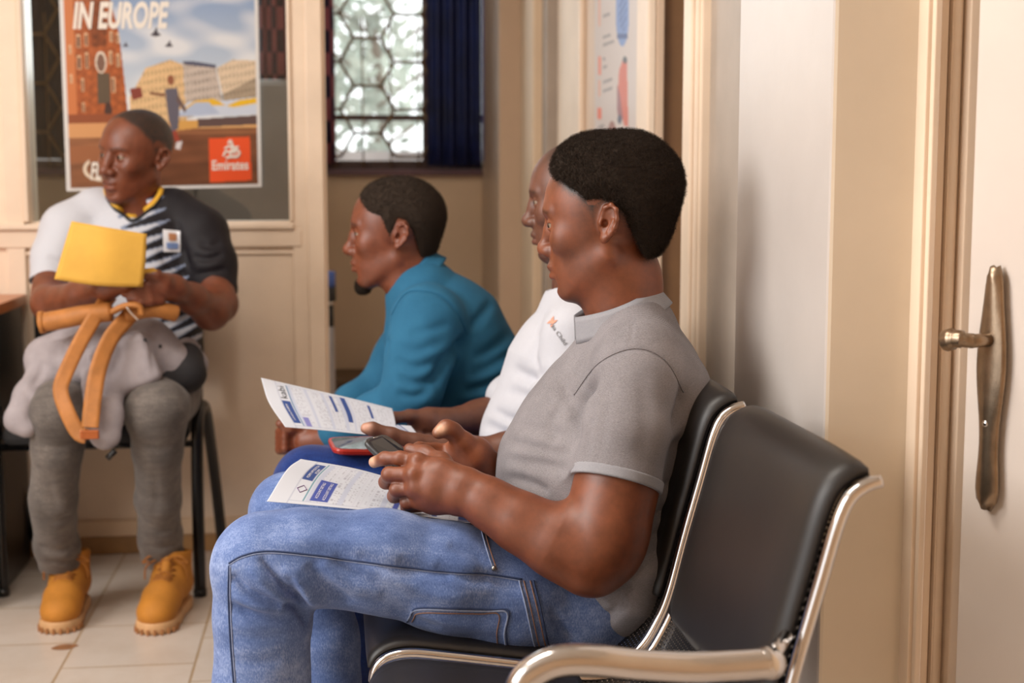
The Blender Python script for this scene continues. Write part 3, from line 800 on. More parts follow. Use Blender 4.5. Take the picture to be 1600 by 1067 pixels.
# ---------------------------------------------------------------- waiting-room bench of four seats
bench = empty('waiting_bench', (.35, 2.4, 0)); tag(bench, 'row of black padded seats with chrome side frames along the right wall', 'bench')
prof = [P(x, y, 1.97) for x, y in ((1165, 635), (1146, 641), (1128, 656), (1114, 688), (1095, 755), (1070, 842), (1048, 925), (1030, 970), (1002, 1014), (962, 1041), (900, 1047), (820, 1040), (700, 1027), (640, 1022), (606, 1029), (588, 1046), (584, 1066))]
prof = [(p.x, p.z) for p in spline(prof, 6)]
PL = len(prof)-1
def at_prof(t, Y, off=0.0):
    x = t*PL; i = min(int(x), PL-1); f = x-i; a, b = prof[i], prof[i+1]
    i0, i1 = max(i-2, 0), min(i+3, PL); tx, tz = prof[i1][0]-prof[i0][0], prof[i1][1]-prof[i0][1]; L = math.hypot(tx, tz)
    nx, nz = tz/L, -tx/L                                  # towards the sitter
    return V(a[0]+(b[0]-a[0])*f+nx*off, Y, a[1]+(b[1]-a[1])*f+nz*off)
t = NT('perforated_black_steel'); co = t.n('ShaderNodeUVMap'); sep = t.n('ShaderNodeSeparateXYZ'); t.l(co.outputs[0], sep.inputs[0])
fr = lambda s_, o=0.0: t.math('SUBTRACT', t.math('FRACT', t.math('ADD', t.math('MULTIPLY', s_, 1/.0085), o)), .5)
a, b = fr(sep.outputs[0]), fr(sep.outputs[1])
dist = t.math('SQRT', t.math('ADD', t.math('MULTIPLY', a, a), t.math('MULTIPLY', b, b)))
hole = t.math('LESS_THAN', dist, .24); t.base((.016, .015, .015, 1))
t.l(t.math('SUBTRACT', 1.0, hole), t.b.inputs['Alpha']); MESHED = t.p(Roughness=.35, Metallic=.4)
def sheet(name, t0, t1, Y0, Y1, off, thick, mat, par, n=60, crown=0.0, rnd=.0):
    m = MB()
    nv = 14
    def fn(u, v):
        e = (abs(v-.5)*2)**6; e2 = (abs(u-.5)*2)**14
        return at_prof(t0+(t1-t0)*u, Y0+(Y1-Y0)*v, off+crown*(1-e)*(1-e2))
    m.grid(fn, n, nv, thick); o = m.build(name, mat, par)
    uv = o.data.uv_layers.new(name='UVMap'); vs = verts_of(o.data); L = 0.0
    arc = {}
    for lp in o.data.loops:
        vi = lp.vertex_index % ((n+1)*(nv+1)); i, j = divmod(vi, nv+1)
        uv.data[lp.index].uv = ((t0+(t1-t0)*i/n)*1.05, (Y1-Y0)*j/nv)
    return o
SEATS = [(1.455, 1.935), (1.975, 2.455), (2.495, 2.975), (3.015, 3.495)]
for k, (y0, y1) in enumerate(SEATS):
    sh = sheet('seat_shell', 0, 1, y0+.006, y1-.006, -.004, .003, MESHED, bench, 90)
    sheet('back_pad', .02, .395, y0+.018, y1-.018, .004, .008, VINYL, bench, 50, .014)
    sheet('seat_pad', .63, .955, y0+.014, y1-.014, .002, .008, VINYL, bench, 40, .005)
    for yy in (y0, y1):
        m = MB(); m.tube([at_prof(i/80, yy) for i in range(81)], .0085, 10, flat=((1, 0, 0), .9)); m.build('side_frame', CHROME, bench)
# arm rests at the near end and the far end
ar = [(1200, 1036), (1150, 1040), (1080, 1043), (1000, 1039), (930, 1032), (880, 1032), (845, 1043), (818, 1066), (803, 1110), (800, 1170), (812, 1240)]
ap = [P(x, y, 1.425) for x, y in ar]
for dy in (0, 2.10):
    m = MB(); pp = spline([p+V(0, dy, 0) for p in ap], 6); m.tube(pp, .0185, 16, flat=((0, 0, 1), .92)); m.ball(pp[0], .0195, 12, (1, .95, .95)); m.build('armrest', CHROME, bench)
m = MB(); m.tube([ap[0]+V(0, 0, 0), V(ap[0].x+.03, 1.455, ap[0].z+.02)], .008, 8); m.build('armrest_bracket', CHROME, bench)
m = MB(); m.box((.30, 1.50, .345), (.37, 3.46, .395)); m.build('beam', BLACK_PLASTIC, bench, .004)
for yy in (1.95, 2.99):
    m = MB(); m.tube(spline([(.34, yy, .36), (.34, yy, .2), (.33, yy, .06)], 5), .022, 12); m.tube([(.08, yy, .022), (.34, yy, .05), (.58, yy, .022)], .019, 12); m.build('leg', CHROME, bench)
for y0, y1 in SEATS:
    for yy in (y0+.10, y1-.10): m = MB(); m.tube([(.335, yy, .37), (.345, yy, .425)], .010, 6); m.build('seat_bracket', BLACK_PLASTIC, bench)

# ---------------------------------------------------------------- man in the grey polo shirt
g_man = empty('person', P(910, 985, 2.22))
tag(g_man, 'man in grey polo shirt and light blue jeans thumbing a phone, nearest the camera', 'person')
HD = lambda yaw, pitch: (-_r*math.cos(yaw)*math.cos(pitch)+Vector((math.sin(YAW), math.cos(YAW), 0))*math.sin(yaw)*math.cos(pitch)+Vector((0, 0, -math.sin(pitch))))
gS = .985
gR = frame_of(HD(math.radians(16), math.radians(8)), (0, 0, 1))
gO = np.array(P(951, 350, 2.145))-gR @ (np.array((-.016, .0745, -.002))*gS)
SK1 = srgb(124, 67, 38)
B = Field(); add_head(B, gO, gR, gS, nose=.82, jaw=1.0, tip=.80)
# neck and shoulders
CH(B, [(968, 385, 2.235, .050), (972, 440, 2.225, .0575), (978, 520, 2.22, .062)], k=.03)
# arms (far arm, near arm)
CH(B, [(985, 620, 2.38, .06), (945, 800, 2.41, .048), (860, 790, 2.36, .042), (770, 742, 2.28, .029), (757, 735, 2.27, .027)], k=.02)
CH(B, [(978, 700, 2.045, .046), (963, 758, 2.025, .0565), (948, 822, 2.010, .057), (940, 852, 2.005, .054), (918, 868, 2.005, .0505), (868, 845, 2.015, .046), (810, 814, 2.035, .0385), (760, 784, 2.055, .0315), (726, 763, 2.07, .0275)], k=.03)
B.ell(P(930, 893, 2.0), (.022, .030, .022), k=.03)
# near (left) hand: palm, then fingers from index to little finger
def finger(F, pts, rads, k=.006): F.chain([P(*q) for q in pts], rads, k)
finger(B, [(722, 760, 2.072), (690, 738, 2.085), (654, 722, 2.105)], [.024, .018, .0135], .02)
finger(B, [(720, 764, 2.070), (680, 752, 2.080), (648, 741, 2.088)], [.024, .018, .0135], .02)
finger(B, [(712, 772, 2.072), (675, 768, 2.080), (650, 763, 2.086)], [.024, .018, .0130], .02)
finger(B, [(708, 776, 2.078), (680, 782, 2.088), (658, 782, 2.095)], [.022, .016, .0125], .02)
finger(B, [(654, 722, 2.105), (625, 716, 2.115), (601, 716, 2.130), (585, 722, 2.145)], [.0125, .0108, .0100, .0088], .005)
finger(B, [(648, 741, 2.088), (608, 741, 2.105), (603, 753, 2.130), (625, 757, 2.150)], [.0125, .0112, .0105, .0092], .005)
finger(B, [(650, 763, 2.086), (620, 765, 2.098), (616, 775, 2.122), (640, 777, 2.142)], [.0120, .0108, .0100, .0088], .005)
finger(B, [(658, 782, 2.095), (636, 785, 2.102), (636, 792, 2.125), (658, 792, 2.140)], [.0115, .0100, .0092, .0082], .005)
finger(B, [(712, 748, 2.085), (690, 722, 2.125), (665, 709, 2.155), (640, 702, 2.170)], [.017, .0135, .0115, .0095], .012)
for q, r in (((652, 718, 2.092), .010), ((646, 740, 2.078), .010), ((649, 762, 2.076), .0095)): B.ell(P(*q), (r, r, r), k=.012)
# far (right) hand
finger(B, [(757, 735, 2.27), (738, 722, 2.262), (712, 712, 2.255)], [.0265, .027, .021], .02)
finger(B, [(757, 735, 2.27), (742, 708, 2.25), (718, 696, 2.248)], [.024, .022, .016], .02)
finger(B, [(742, 712, 2.245), (724, 692, 2.238), (708, 674, 2.232), (697, 669, 2.228), (685, 676, 2.222)], [.021, .0165, .0128, .0122, .0100], .010)
finger(B, [(712, 706, 2.26), (680, 702, 2.255), (655, 700, 2.240), (640, 706, 2.225)], [.013, .0105, .0100, .009], .005)
finger(B, [(710, 712, 2.255), (672, 715, 2.245), (648, 716, 2.232), (636, 720, 2.215)], [.013, .0108, .0100, .009], .005)
finger(B, [(712, 724, 2.250), (675, 732, 2.240), (655, 735, 2.225)], [.013, .0105, .0095], .005)
gl, gh = bounds([P(565, 660, 2.0), P(1010, 925, 2.0), P(1100, 225, 2.45), P(600, 925, 2.45), P(1050, 700, 2.45), P(900, 800, 1.93)], .03)
gme = B.mesh(gl, gh, .0019)
gb = link('body', gme, SKIN, g_man)
nail = srgb(225, 180, 150)
GH = [(.078, .094), (.066, .082), (.050, .074), (.036, .062), (.024, .052), (.014, .040), (.004, .040), (-.012, .038), (-.030, .032), (-.044, .006), (-.052, -.028), (-.060, -.062), (-.095, -.056), (-.17, -.02), (-.17, .19), (.03, .19), (.095, .140)]
skin_colours(gme, gO, gR, gS, SK1, fade=.014, halo=.020,
    beard=[((.055, .058, -.040), (.030, .02, .030), .30), ((.070, .0, -.118), (.030, .035, .016), .75), ((.100, 0, -.050), (.012, .026, .006), .35), ((.020, .062, .010), (.014, .02, .03), .45)],
    blobs=[(P(578.5, 722, 2.137), .0085, nail, 1.6), (P(688, 670, 2.214), .0085, nail, 1.3), (P(735, 715, 2.235), .028, srgb(180, 105, 70), .55), (P(700, 690, 2.235), .012, srgb(175, 100, 66), .4)])
eyes(gO, gR, gS, g_man, look=(1, .30, -.05))
def ghair_t(q):
    return .015+.006*np.clip((q[:, 2]-.05)/.06, 0, 1)-.011*np.clip((.035-q[:, 2])/.05, 0, 1)+.002*np.sin(q[:, 0]*60)*np.sin(q[:, 2]*50+1)
H = Field(); add_hair(H, gO, gR, gS, .014, poly=GH, tmap=ghair_t, back=1.03); H.noise(.0012, 420, 4)
hm = H.mesh(gO-.19, gO+.19, .0024, 'hair')
ho = link('hair', hm, HAIRM, g_man)
strands('hair_curls', hm, ho, HAIRM, 40000, .0058, .00026, 1, curl=1.2)

# jeans
J = Field()
CH(J, [(960, 945, 2.16, .085), (900, 947, 2.12, .087), (800, 935, 2.09, .083), (700, 903, 2.075, .081), (600, 877, 2.07, .0745), (470, 872, 2.07, .0705), (416, 884, 2.07, .0785)], k=.02)
CH(J, [(416, 886, 2.07, .0785), (411, 960, 2.07, .0715), (409, 1067, 2.07, .0700), (424, 1300, 2.10, .062), (432, 1430, 2.12, .058)], k=.012)
CH(J, [(960, 945, 2.28, .085), (900, 935, 2.30, .086), (700, 872, 2.33, .075), (540, 812, 2.35, .066), (455, 802, 2.36, .0685)], k=.02)
CH(J, [(455, 802, 2.36, .0685), (480, 880, 2.36, .060), (505, 1000, 2.36, .060), (522, 1200, 2.35, .057), (528, 1330, 2.33, .055)], k=.012)
J.cap(P(950, 950, 2.22), P(955, 850, 2.22), .10, .10, k=.04, w=(0, 1, 0), sw=1.5)
jl, jh = bounds([P(325, 780, 1.95), P(330, 1500, 1.98), P(1060, 1040, 2.4), P(560, 1440, 2.45)], .03)
J.prep(jl, jh)
for pts, a, w in (([(405, 868), (430, 900), (462, 935), (480, 952)], .009, .006), ([(362, 897), (385, 925), (425, 945), (448, 950)], .012, .008), ([(363, 910), (400, 938), (448, 955)], -.006, .008), ([(385, 885), (420, 920), (450, 943)], -.004, .006),
                  ([(440, 880), (470, 925), (490, 945)], -.007, .009), ([(448, 895), (466, 930), (478, 948)], .009, .006), ([(362, 945), (390, 958), (430, 966), (465, 965)], .007, .009), ([(364, 930), (400, 948), (460, 958)], -.005, .008), ([(450, 945), (470, 955), (482, 975)], .010, .007),
                  ([(455, 885), (485, 925), (505, 945)], -.006, .010), ([(500, 880), (540, 910), (600, 935)], -.005, .012), ([(480, 880), (515, 915), (550, 945)], .006, .010), ([(520, 872), (560, 898), (640, 935)], .005, .010), ([(560, 868), (600, 885), (660, 905)], .004, .009), ([(590, 900), (660, 925), (740, 940)], -.004, .012),
                  ([(620, 872), (660, 892), (710, 902)], .004, .008), ([(680, 882), (720, 900), (770, 908)], .0045, .009), ([(740, 892), (780, 910), (815, 925)], .004, .009), ([(640, 950), (700, 970), (780, 985)], -.003, .012), ([(560, 925), (620, 955), (690, 985)], .003, .012), ([(480, 1025), (510, 1040), (545, 1040)], .010, .008), ([(480, 1040), (515, 1060), (545, 1052)], -.007, .008),
                  ([(365, 990), (400, 998), (450, 995)], .003, .010), ([(365, 1030), (400, 1036), (440, 1032)], .003, .009), ([(860, 950), (880, 985), (900, 1010)], .005, .008), ([(400, 830), (450, 822), (520, 826)], .0025, .014), ([(420, 850), (500, 845), (600, 852)], -.0025, .014), ([(700, 850), (740, 865), (760, 880)], .004, .009)):
    J.fold_px(pts, a*1.25, w)
J.noise(.0014, 55, 2)
jme = J.mesh(jl, jh, .0034, 'jeans'); jeans = link('jeans', jme, JEANS, g_man)
jb = bvh_of(jme)
def seam(name, pts, r, mat, par, bv, n=8, lift=.0006):
    w = traced(bv, pts, n, lift)
    if len(w) > 2:
        m = MB(); m.tube(w, r, 6); return m.build(name, mat, par)
outs = [(358, 880), (380, 868), (420, 861), (500, 868), (600, 882), (700, 893), (760, 896), (815, 905)]
seam('side_seam', outs, .0013, SEAM_DARK, jeans, jb)
seam('side_seam', [(x, y+3) for x, y in outs], .0007, SEAM_LIGHT, jeans, jb)
seam('shin_seam', [(360, 884), (360, 930), (363, 1000), (368, 1066)], .0009, SEAM_LIGHT, jeans, jb)
seam('shin_seam', [(358, 884), (357, 930), (360, 1000), (365, 1066)], .0012, SEAM_DARK, jeans, jb)
seam('front_pocket_edge', [(752, 830), (760, 858), (770, 888), (774, 892)], .0010, SEAM_LIGHT, jeans, jb)
seam('front_pocket_edge', [(757, 830), (765, 858), (776, 890)], .0009, SEAM_COPPER, jeans, jb)
for dx, mt, r in ((0, SEAM_LIGHT, .0014), (7, SEAM_COPPER, .0009), (17, SEAM_COPPER, .0009), (22, SEAM_DARK, .0014)):
    seam('hip_seam', [(811+dx, 907), (822+dx, 950), (833+dx, 1000), (840+dx, 1022)], r, mt, jeans, jb)
pk = [(626, 990), (640, 964), (650, 953), (700, 953), (760, 955), (792, 957), (788, 990), (793, 1022)]
seam('tool_pocket', pk, .0017, SEAM_LIGHT, jeans, jb, 5)
seam('tool_pocket', [(633, 992), (646, 967), (655, 958), (700, 958), (750, 959), (779, 960), (776, 990), (779, 1018)], .0009, SEAM_COPPER, jeans, jb, 5)
seam('tool_pocket', [(x+2, y-3) for x, y in pk], .0014, SEAM_DARK, jeans, jb, 5)
q = onto(jb, 771, 888, .001)
if q: m = MB(); m.ball(q, .0042, 8); m.build('rivet', STEEL, jeans)

# polo shirt
T = Field()
CH(T, [(985, 520, 2.22, .074), (990, 600, 2.22, .108), (964, 668, 2.22, .141), (935, 742, 2.22, .158), (950, 830, 2.22, .118)], k=.03, w=(0, 1, 0), sw=1.22)
CH(T, [(1000, 560, 2.10, .062), (1030, 620, 2.12, .075)], k=.05)
CH(T, [(1000, 570, 2.34, .062), (1030, 620, 2.34, .075)], k=.05)
CH(T, [(948, 850, 2.2, .108), (945, 905, 2.2, .090), (935, 950, 2.2, .052)], k=.04, w=(0, 1, 0), sw=1.9)
T.cap(P(960, 465, 2.22), P(975, 400, 2.22), .070, .075, k=.006, mode='s')
SL = Field(); CH(SL, [(995, 600, 2.075, .066), (980, 670, 2.04, .0665), (963, 750, 2.02, .0640), (955, 790, 2.01, .064)], k=.01)
sa = P(963, 752, 2.02); sd_ = (P(963, 752, 2.02)-P(985, 650, 2.05)).normalized()
SL.plane(sa, sd_, k=.002)
SL.cap(P(964, 752, 2.022), P(955, 800, 2.01), .0590, .061, k=.002, mode='s')
T.func(SL.ev, .025)
SF = Field(); CH(SF, [(995, 600, 2.38, .068), (950, 770, 2.41, .060)], k=.01); T.func(SF.ev, .03)
tl, th = bounds([P(750, 430, 2.0), P(1130, 430, 2.0), P(780, 1030, 1.93), P(1120, 1030, 2.45), P(750, 430, 2.5)], .03)
T.prep(tl, th)
for pts, a, w in (([(897, 617), (937, 566), (992, 545), (1039, 562), (1068, 613), (1072, 650)], .0022, .004),
                  ([(902, 640), (915, 615), (930, 600)], .010, .014), ([(905, 690), (900, 650), (880, 600), (868, 575)], .006, .012), ([(870, 640), (860, 660), (868, 690)], .005, .012),
                  ([(775, 716), (830, 722), (890, 735)], .0055, .010), ([(790, 690), (840, 700), (890, 712)], .0040, .009), ([(772, 742), (820, 752), (860, 770)], .005, .009), ([(805, 660), (850, 672), (890, 680)], .003, .010),
                  ([(1050, 670), (1066, 640), (1070, 610)], .010, .014), ([(1040, 700), (1075, 690), (1100, 670)], .004, .010), ([(1030, 770), (1065, 745), (1095, 715)], .0045, .010), ([(1018, 810), (1050, 790), (1080, 760)], .0045, .010), ([(1000, 850), (1035, 830), (1060, 800)], .004, .010), ([(985, 890), (1015, 870), (1035, 850)], .004, .009),
                  ([(845, 890), (860, 930), (885, 965)], -.004, .008), ([(865, 890), (900, 945), (950, 950)], .006, .012), ([(900, 920), (950, 935), (985, 915)], .005, .012), ([(920, 975), (950, 965), (975, 940)], .005, .010),
                  ([(950, 600), (945, 660), (930, 730)], .0020, .012), ([(1000, 580), (1010, 650), (1000, 740)], .0018, .014), ([(925, 620), (920, 680), (912, 735)], .0025, .009),
                  ([(900, 540), (885, 600), (870, 650)], .0022, .012), ([(880, 545), (850, 610), (820, 655)], .0022, .008), ([(990, 500), (985, 540)], .001, .003)):
    T.fold_px(pts, a*1.15, w)
T.noise(.0022, 38, 5)
tme = T.mesh(tl, th, .0032, 'polo_shirt'); shirt = link('polo_shirt', tme, GREY_KNIT, g_man)
tb = bvh_of(tme)
seam('shoulder_seam', [(897, 617), (937, 566), (992, 544), (1039, 562), (1068, 613)], .0009, GREY_KNIT, shirt, tb)
# ribbed cuff of the near sleeve
K = Field(); K.cap(P(975, 700, 2.035), P(955, 790, 2.01), .0695, .0685, k=.001)
K.plane(sa+sd_*.004, sd_, k=.002); K.plane(sa-sd_*.012, -sd_, k=.002)
K.cap(P(975, 700, 2.035), P(950, 810, 2.005), .0605, .061, k=.002, mode='s')
link('sleeve_cuff', K.mesh(*bounds([sa], .1), .0022), GREY_RIB, shirt)
# folded collar
ca, cb = P(903, 508, 2.23), P(1029, 460, 2.215); cf = (ca-cb).normalized(); cl = Vector((0, -1, 0)); cl = (cl-cf*cl.dot(cf)).normalized(); cu = -cf.cross(cl) if cf.cross(cl).z < 0 else cf.cross(cl); cc = (ca+cb)/2
def collar(u, v):
    an = math.radians(14+332*u); e = abs(u-.5)*2
    if v < .5:
        t = v*2; r0 = .0660+.003*t; h = -.012+.026*t
    else:
        t = (v-.5)*2; r0 = .069+.013*t; h = .014-.034*t-.006*e**4*t
    w = .003*math.sin(an*3)
    return cc+cf*math.cos(an)*(r0+.001)+cl*math.sin(an)*(r0*.93)+cu*(h+w*.4)
m = MB(); m.grid(collar, 72, 10, .0022); m.build('collar', GREY_RIB, shirt)

# wrist watch (far wrist)
wa = P(766, 738, 2.276); wd = (P(800, 760, 2.31)-P(757, 735, 2.27)).normalized(); w1 = wd.cross(Vector((0, 0, 1))).normalized(); w2 = wd.cross(w1).normalized()
watch = MB(); watch.cur = 0
for i in range(22):
    an = 2*PI*i/22; c = wa+w1*math.cos(an)*.0320+w2*math.sin(an)*.0300; t = (-w1*math.sin(an)+w2*math.cos(an)).normalized(); nn = (w1*math.cos(an)+w2*math.sin(an)).normalized()
    Rm = Matrix((t, wd, nn)).transposed()
    for j in (-1, 0, 1): watch.box((-.0040, j*.0068-.0030, -.0016), (.0040, j*.0068+.0030, .0018+(.0006 if j == 0 else 0)), Rm, c)
wo = watch.build('watch_bracelet', STEEL, g_man, .0006)

# ---------------------------------------------------------------- man in the white t-shirt
w_man = empty('person', P(860, 800, 2.74)); tag(w_man, 'man in white t-shirt half hidden behind the man in the grey polo', 'person')
wS = .93; wR = frame_of(HD(math.radians(9), math.radians(6)), (0, 0, 1)); wO = np.array(P(820, 347, 2.745))-wR @ (np.array((.119, 0, -.030))*wS)
SK2 = srgb(104, 62, 44)
B = Field(); add_head(B, wO, wR, wS, nose=1.05, jaw=.96)
CH(B, [(905, 390, 2.745, .050), (912, 450, 2.74, .055), (915, 520, 2.74, .06)], k=.03)
CH(B, [(850, 590, 2.955, .045), (800, 636, 2.955, .041), (748, 652, 2.92, .0335), (690, 660, 2.86, .0255)], k=.02)
CH(B, [(880, 690, 2.56, .045), (850, 712, 2.56, .040), (795, 703, 2.56, .031), (735, 706, 2.55, .025)], k=.02)
finger(B, [(690, 660, 2.86), (668, 658, 2.85), (650, 660, 2.84)], [.0255, .024, .018], .02)
finger(B, [(668, 652, 2.84), (640, 650, 2.825), (615, 653, 2.81), (596, 661, 2.80)], [.018, .0125, .0115, .0095], .008)
finger(B, [(655, 664, 2.84), (652, 684, 2.83), (668, 690, 2.80)], [.013, .011, .0095], .005)
finger(B, [(662, 668, 2.85), (672, 688, 2.83), (690, 690, 2.81)], [.013, .011, .0095], .005)
finger(B, [(735, 706, 2.55), (700, 705, 2.55), (668, 704, 2.55)], [.025, .0265, .021], .02)
finger(B, [(690, 696, 2.54), (650, 691, 2.535), (612, 679, 2.53), (582, 670, 2.53), (572, 669, 2.53)], [.018, .0155, .0125, .0115, .0100], .008)
finger(B, [(670, 706, 2.55), (625, 716, 2.56), (590, 722, 2.58), (566, 714, 2.60)], [.015, .0115, .0105, .009], .005)
finger(B, [(670, 712, 2.56), (630, 728, 2.58), (600, 734, 2.60)], [.014, .011, .0095], .005)
wl, wh = bounds([P(560, 225, 2.5), P(980, 225, 3.0), P(560, 750, 2.5), P(980, 750, 3.0)], .03)
wme = B.mesh(wl, wh, .0028); link('body', wme, SKIN, w_man)
skin_colours(wme, wO, wR, wS, SK2, fade=.03, hair=.62, hairc=(.03, .02, .016), beard=[((.07, 0, -.115), (.04, .04, .02), .5), ((.1, 0, -.05), (.012, .024, .006), .4)],
    blobs=[(P(593, 661, 2.79), .010, srgb(200, 150, 125), 1.3), (P(571, 666, 2.52), .010, srgb(205, 155, 130), 1.3)])
eyes(wO, wR, wS, w_man, look=(1, .25, -.05))
T = Field()
CH(T, [(910, 505, 2.74, .080), (893, 570, 2.74, .120), (875, 650, 2.74, .130), (850, 692, 2.74, .122), (845, 740, 2.74, .10)], k=.03, w=(0, 1, 0), sw=1.15)
CH(T, [(905, 530, 2.88, .07), (850, 590, 2.945, .062), (798, 622, 2.945, .053)], k=.03)
CH(T, [(905, 530, 2.62, .07), (885, 620, 2.58, .060), (878, 680, 2.56, .056)], k=.03)
T.plane(P(798, 625, 2.9), (P(770, 648, 2.9)-P(830, 600, 2.9)), k=.003) if 0 else None
CH(T, [(905, 520, 2.62, .058), (910, 478, 2.74, .068), (905, 520, 2.87, .058)], k=.03)
T.cap(P(795, 640, 2.95), P(730, 665, 2.90), .037, .034, k=.004, mode='s')
T.cap(P(908, 470, 2.74), P(905, 400, 2.74), .062, .07, k=.006, mode='s')
tl, th = bounds([P(715, 460, 2.5), P(1000, 460, 3.05), P(715, 850, 2.5), P(1000, 850, 3.05)], .04)
T.prep(tl, th)
for pts, a, w in (([(800, 575), (830, 590), (855, 580)], .007, .012), ([(790, 610), (825, 622), (850, 640)], .006, .012), ([(845, 520), (835, 560), (850, 600)], .004, .012), ([(745, 660), (775, 670), (810, 690)], .006, .012), ([(735, 685), (770, 690), (790, 680)], .005, .010), ([(770, 640), (800, 655), (830, 650)], .006, .010)): T.fold_px(pts, a*1.2, w)
T.noise(.003, 32, 9)
tme = T.mesh(tl, th, .0045, 't_shirt'); tee = link('t_shirt', tme, WHITE_TEE, w_man); tb = bvh_of(tme)
J = Field()
CH(J, [(880, 752, 2.64, .085), (700, 756, 2.63, .072), (560, 757, 2.62, .068), (487, 757, 2.62, .0685), (520, 900, 2.63, .056), (536, 1020, 2.64, .053), (548, 1230, 2.66, .05)], k=.02)
CH(J, [(880, 745, 2.84, .085), (700, 748, 2.85, .070), (520, 748, 2.88, .066), (535, 1000, 2.88, .053), (540, 1170, 2.88, .05)], k=.02)
J.cap(P(870, 760, 2.68), P(870, 760, 2.82), .10, k=.03)
jl, jh = bounds([P(410, 690, 2.5), P(960, 690, 3.0), P(410, 1240, 2.5), P(960, 1240, 3.0)], .04)
J.prep(jl, jh); J.fold_px([(500, 820), (540, 830), (575, 860)], .006, .012); J.fold_px([(560, 720), (600, 735), (640, 740)], .004, .012); J.noise(.002, 40, 3)
link('jeans', J.mesh(jl, jh, .006, 'jeans'), DARKJEANS, w_man)

# ---------------------------------------------------------------- man in the teal-blue shirt
b_man = empty('person', P(760, 830, 3.26)); tag(b_man, 'man in teal blue long-sleeved shirt leaning forward with clasped hands', 'person')
bS = 1.0; bR = frame_of(HD(math.radians(1), math.radians(3)), (0, 0, 1)); bO = np.array(P(626, 370, 3.185))-bR @ (np.array((-.016, .0745, -.002))*bS)
SK3 = srgb(118, 60, 33)
B = Field(); add_head(B, bO, bR, bS, nose=1.0, jaw=1.0)
CH(B, [(640, 400, 3.26, .052), (645, 440, 3.26, .058), (670, 480, 3.26, .065)], k=.03)
finger(B, [(560, 672, 3.10), (515, 684, 3.12), (480, 688, 3.14)], [.034, .029, .029], .02)
finger(B, [(560, 660, 3.38), (515, 684, 3.26), (480, 684, 3.22)], [.034, .029, .029], .02)
for k in range(4):
    y = 672+k*9
    finger(B, [(480, 680+k*5, 3.15), (452, y, 3.14), (438, y+3, 3.18), (445, y+5, 3.22)], [.014, .0115, .0105, .0095], .005)
    finger(B, [(482, 678+k*5, 3.22), (456, y-4, 3.22), (441, y-2, 3.20), (446, y+1, 3.13)], [.014, .0115, .0105, .0095], .005)
finger(B, [(482, 674, 3.14), (455, 668, 3.13), (438, 662, 3.13)], [.015, .012, .010], .006)
bl, bh = bounds([P(420, 270, 3.05), P(760, 270, 3.45), P(420, 730, 3.05), P(760, 730, 3.45)], .04)
bme = B.mesh(bl, bh, .003); link('body', bme, SKIN, b_man)
skin_colours(bme, bO, bR, bS, SK3, fade=.015, beard=[((.082, 0, -.122), (.020, .024, .018), 1.3), ((.1, 0, -.05), (.012, .026, .006), .55), ((.085, 0, -.09), (.03, .034, .02), .25)])
eyes(bO, bR, bS, b_man, look=(1, .28, 0))
BH = [(.074, .082), (.062, .066), (.052, .056), (.036, .050), (.026, .046), (.018, .026), (.010, -.004), (-.002, .018), (-.012, .040), (-.030, .034), (-.044, .006), (-.052, -.030), (-.058, -.055), (-.095, -.060), (-.16, -.02), (-.16, .18), (.03, .18), (.085, .125)]
H = Field(); add_hair(H, bO, bR, bS, .0075, poly=BH, tmap=lambda q: .008-.006*np.clip((.03-q[:, 2])/.05, 0, 1)); H.noise(.0008, 500, 4)
ho = link('hair', H.mesh(bO-.19, bO+.19, .0035, 'hair'), HAIRM, b_man)
strands('hair_curls', ho.data, ho, HAIRM, 16000, .0035, .0003, 5)
G_ = Field(); G_.frame(bO, bR, bS); G_.ell((.084, 0, -.118), (.017, .018, .013), k=.004); G_.ell((.088, 0, -.108), (.013, .010, .012), k=.008); G_.noise(.001, 500, 2); G_.frame(); gm = G_.mesh(bO-.15, bO+.15, .003, 'goatee'); g2 = link('goatee', gm, HAIRM, b_man); strands('goatee_curls', gm, g2, HAIRM, 2500, .004, .0003, 6)
T = Field()
CH(T, [(662, 462, 3.26, .088), (703, 515, 3.26, .118), (733, 575, 3.26, .122), (748, 640, 3.26, .125), (770, 700, 3.28, .12), (790, 750, 3.28, .12)], k=.03, w=(0, 1, 0), sw=1.4)
CH(T, [(668, 530, 3.26, .10), (690, 600, 3.26, .11)], k=.04, w=(0, 1, 0), sw=1.3)
CH(T, [(668, 500, 3.09, .082), (655, 560, 3.05, .070), (645, 606, 3.03, .060), (638, 628, 3.04, .054), (590, 646, 3.07, .046), (540, 668, 3.10, .040), (523, 676, 3.11, .038)], k=.03)
CH(T, [(668, 500, 3.43, .082), (625, 565, 3.47, .066), (600, 606, 3.45, .055), (555, 632, 3.42, .048), (520, 665, 3.32, .040)], k=.03)
T.cap(P(640, 440, 3.26), P(615, 395, 3.26), .060, .07, k=.006, mode='s')
tl, th = bounds([P(500, 370, 2.9), P(880, 370, 3.6), P(500, 830, 2.9), P(880, 830, 3.6)], .04)
T.prep(tl, th)
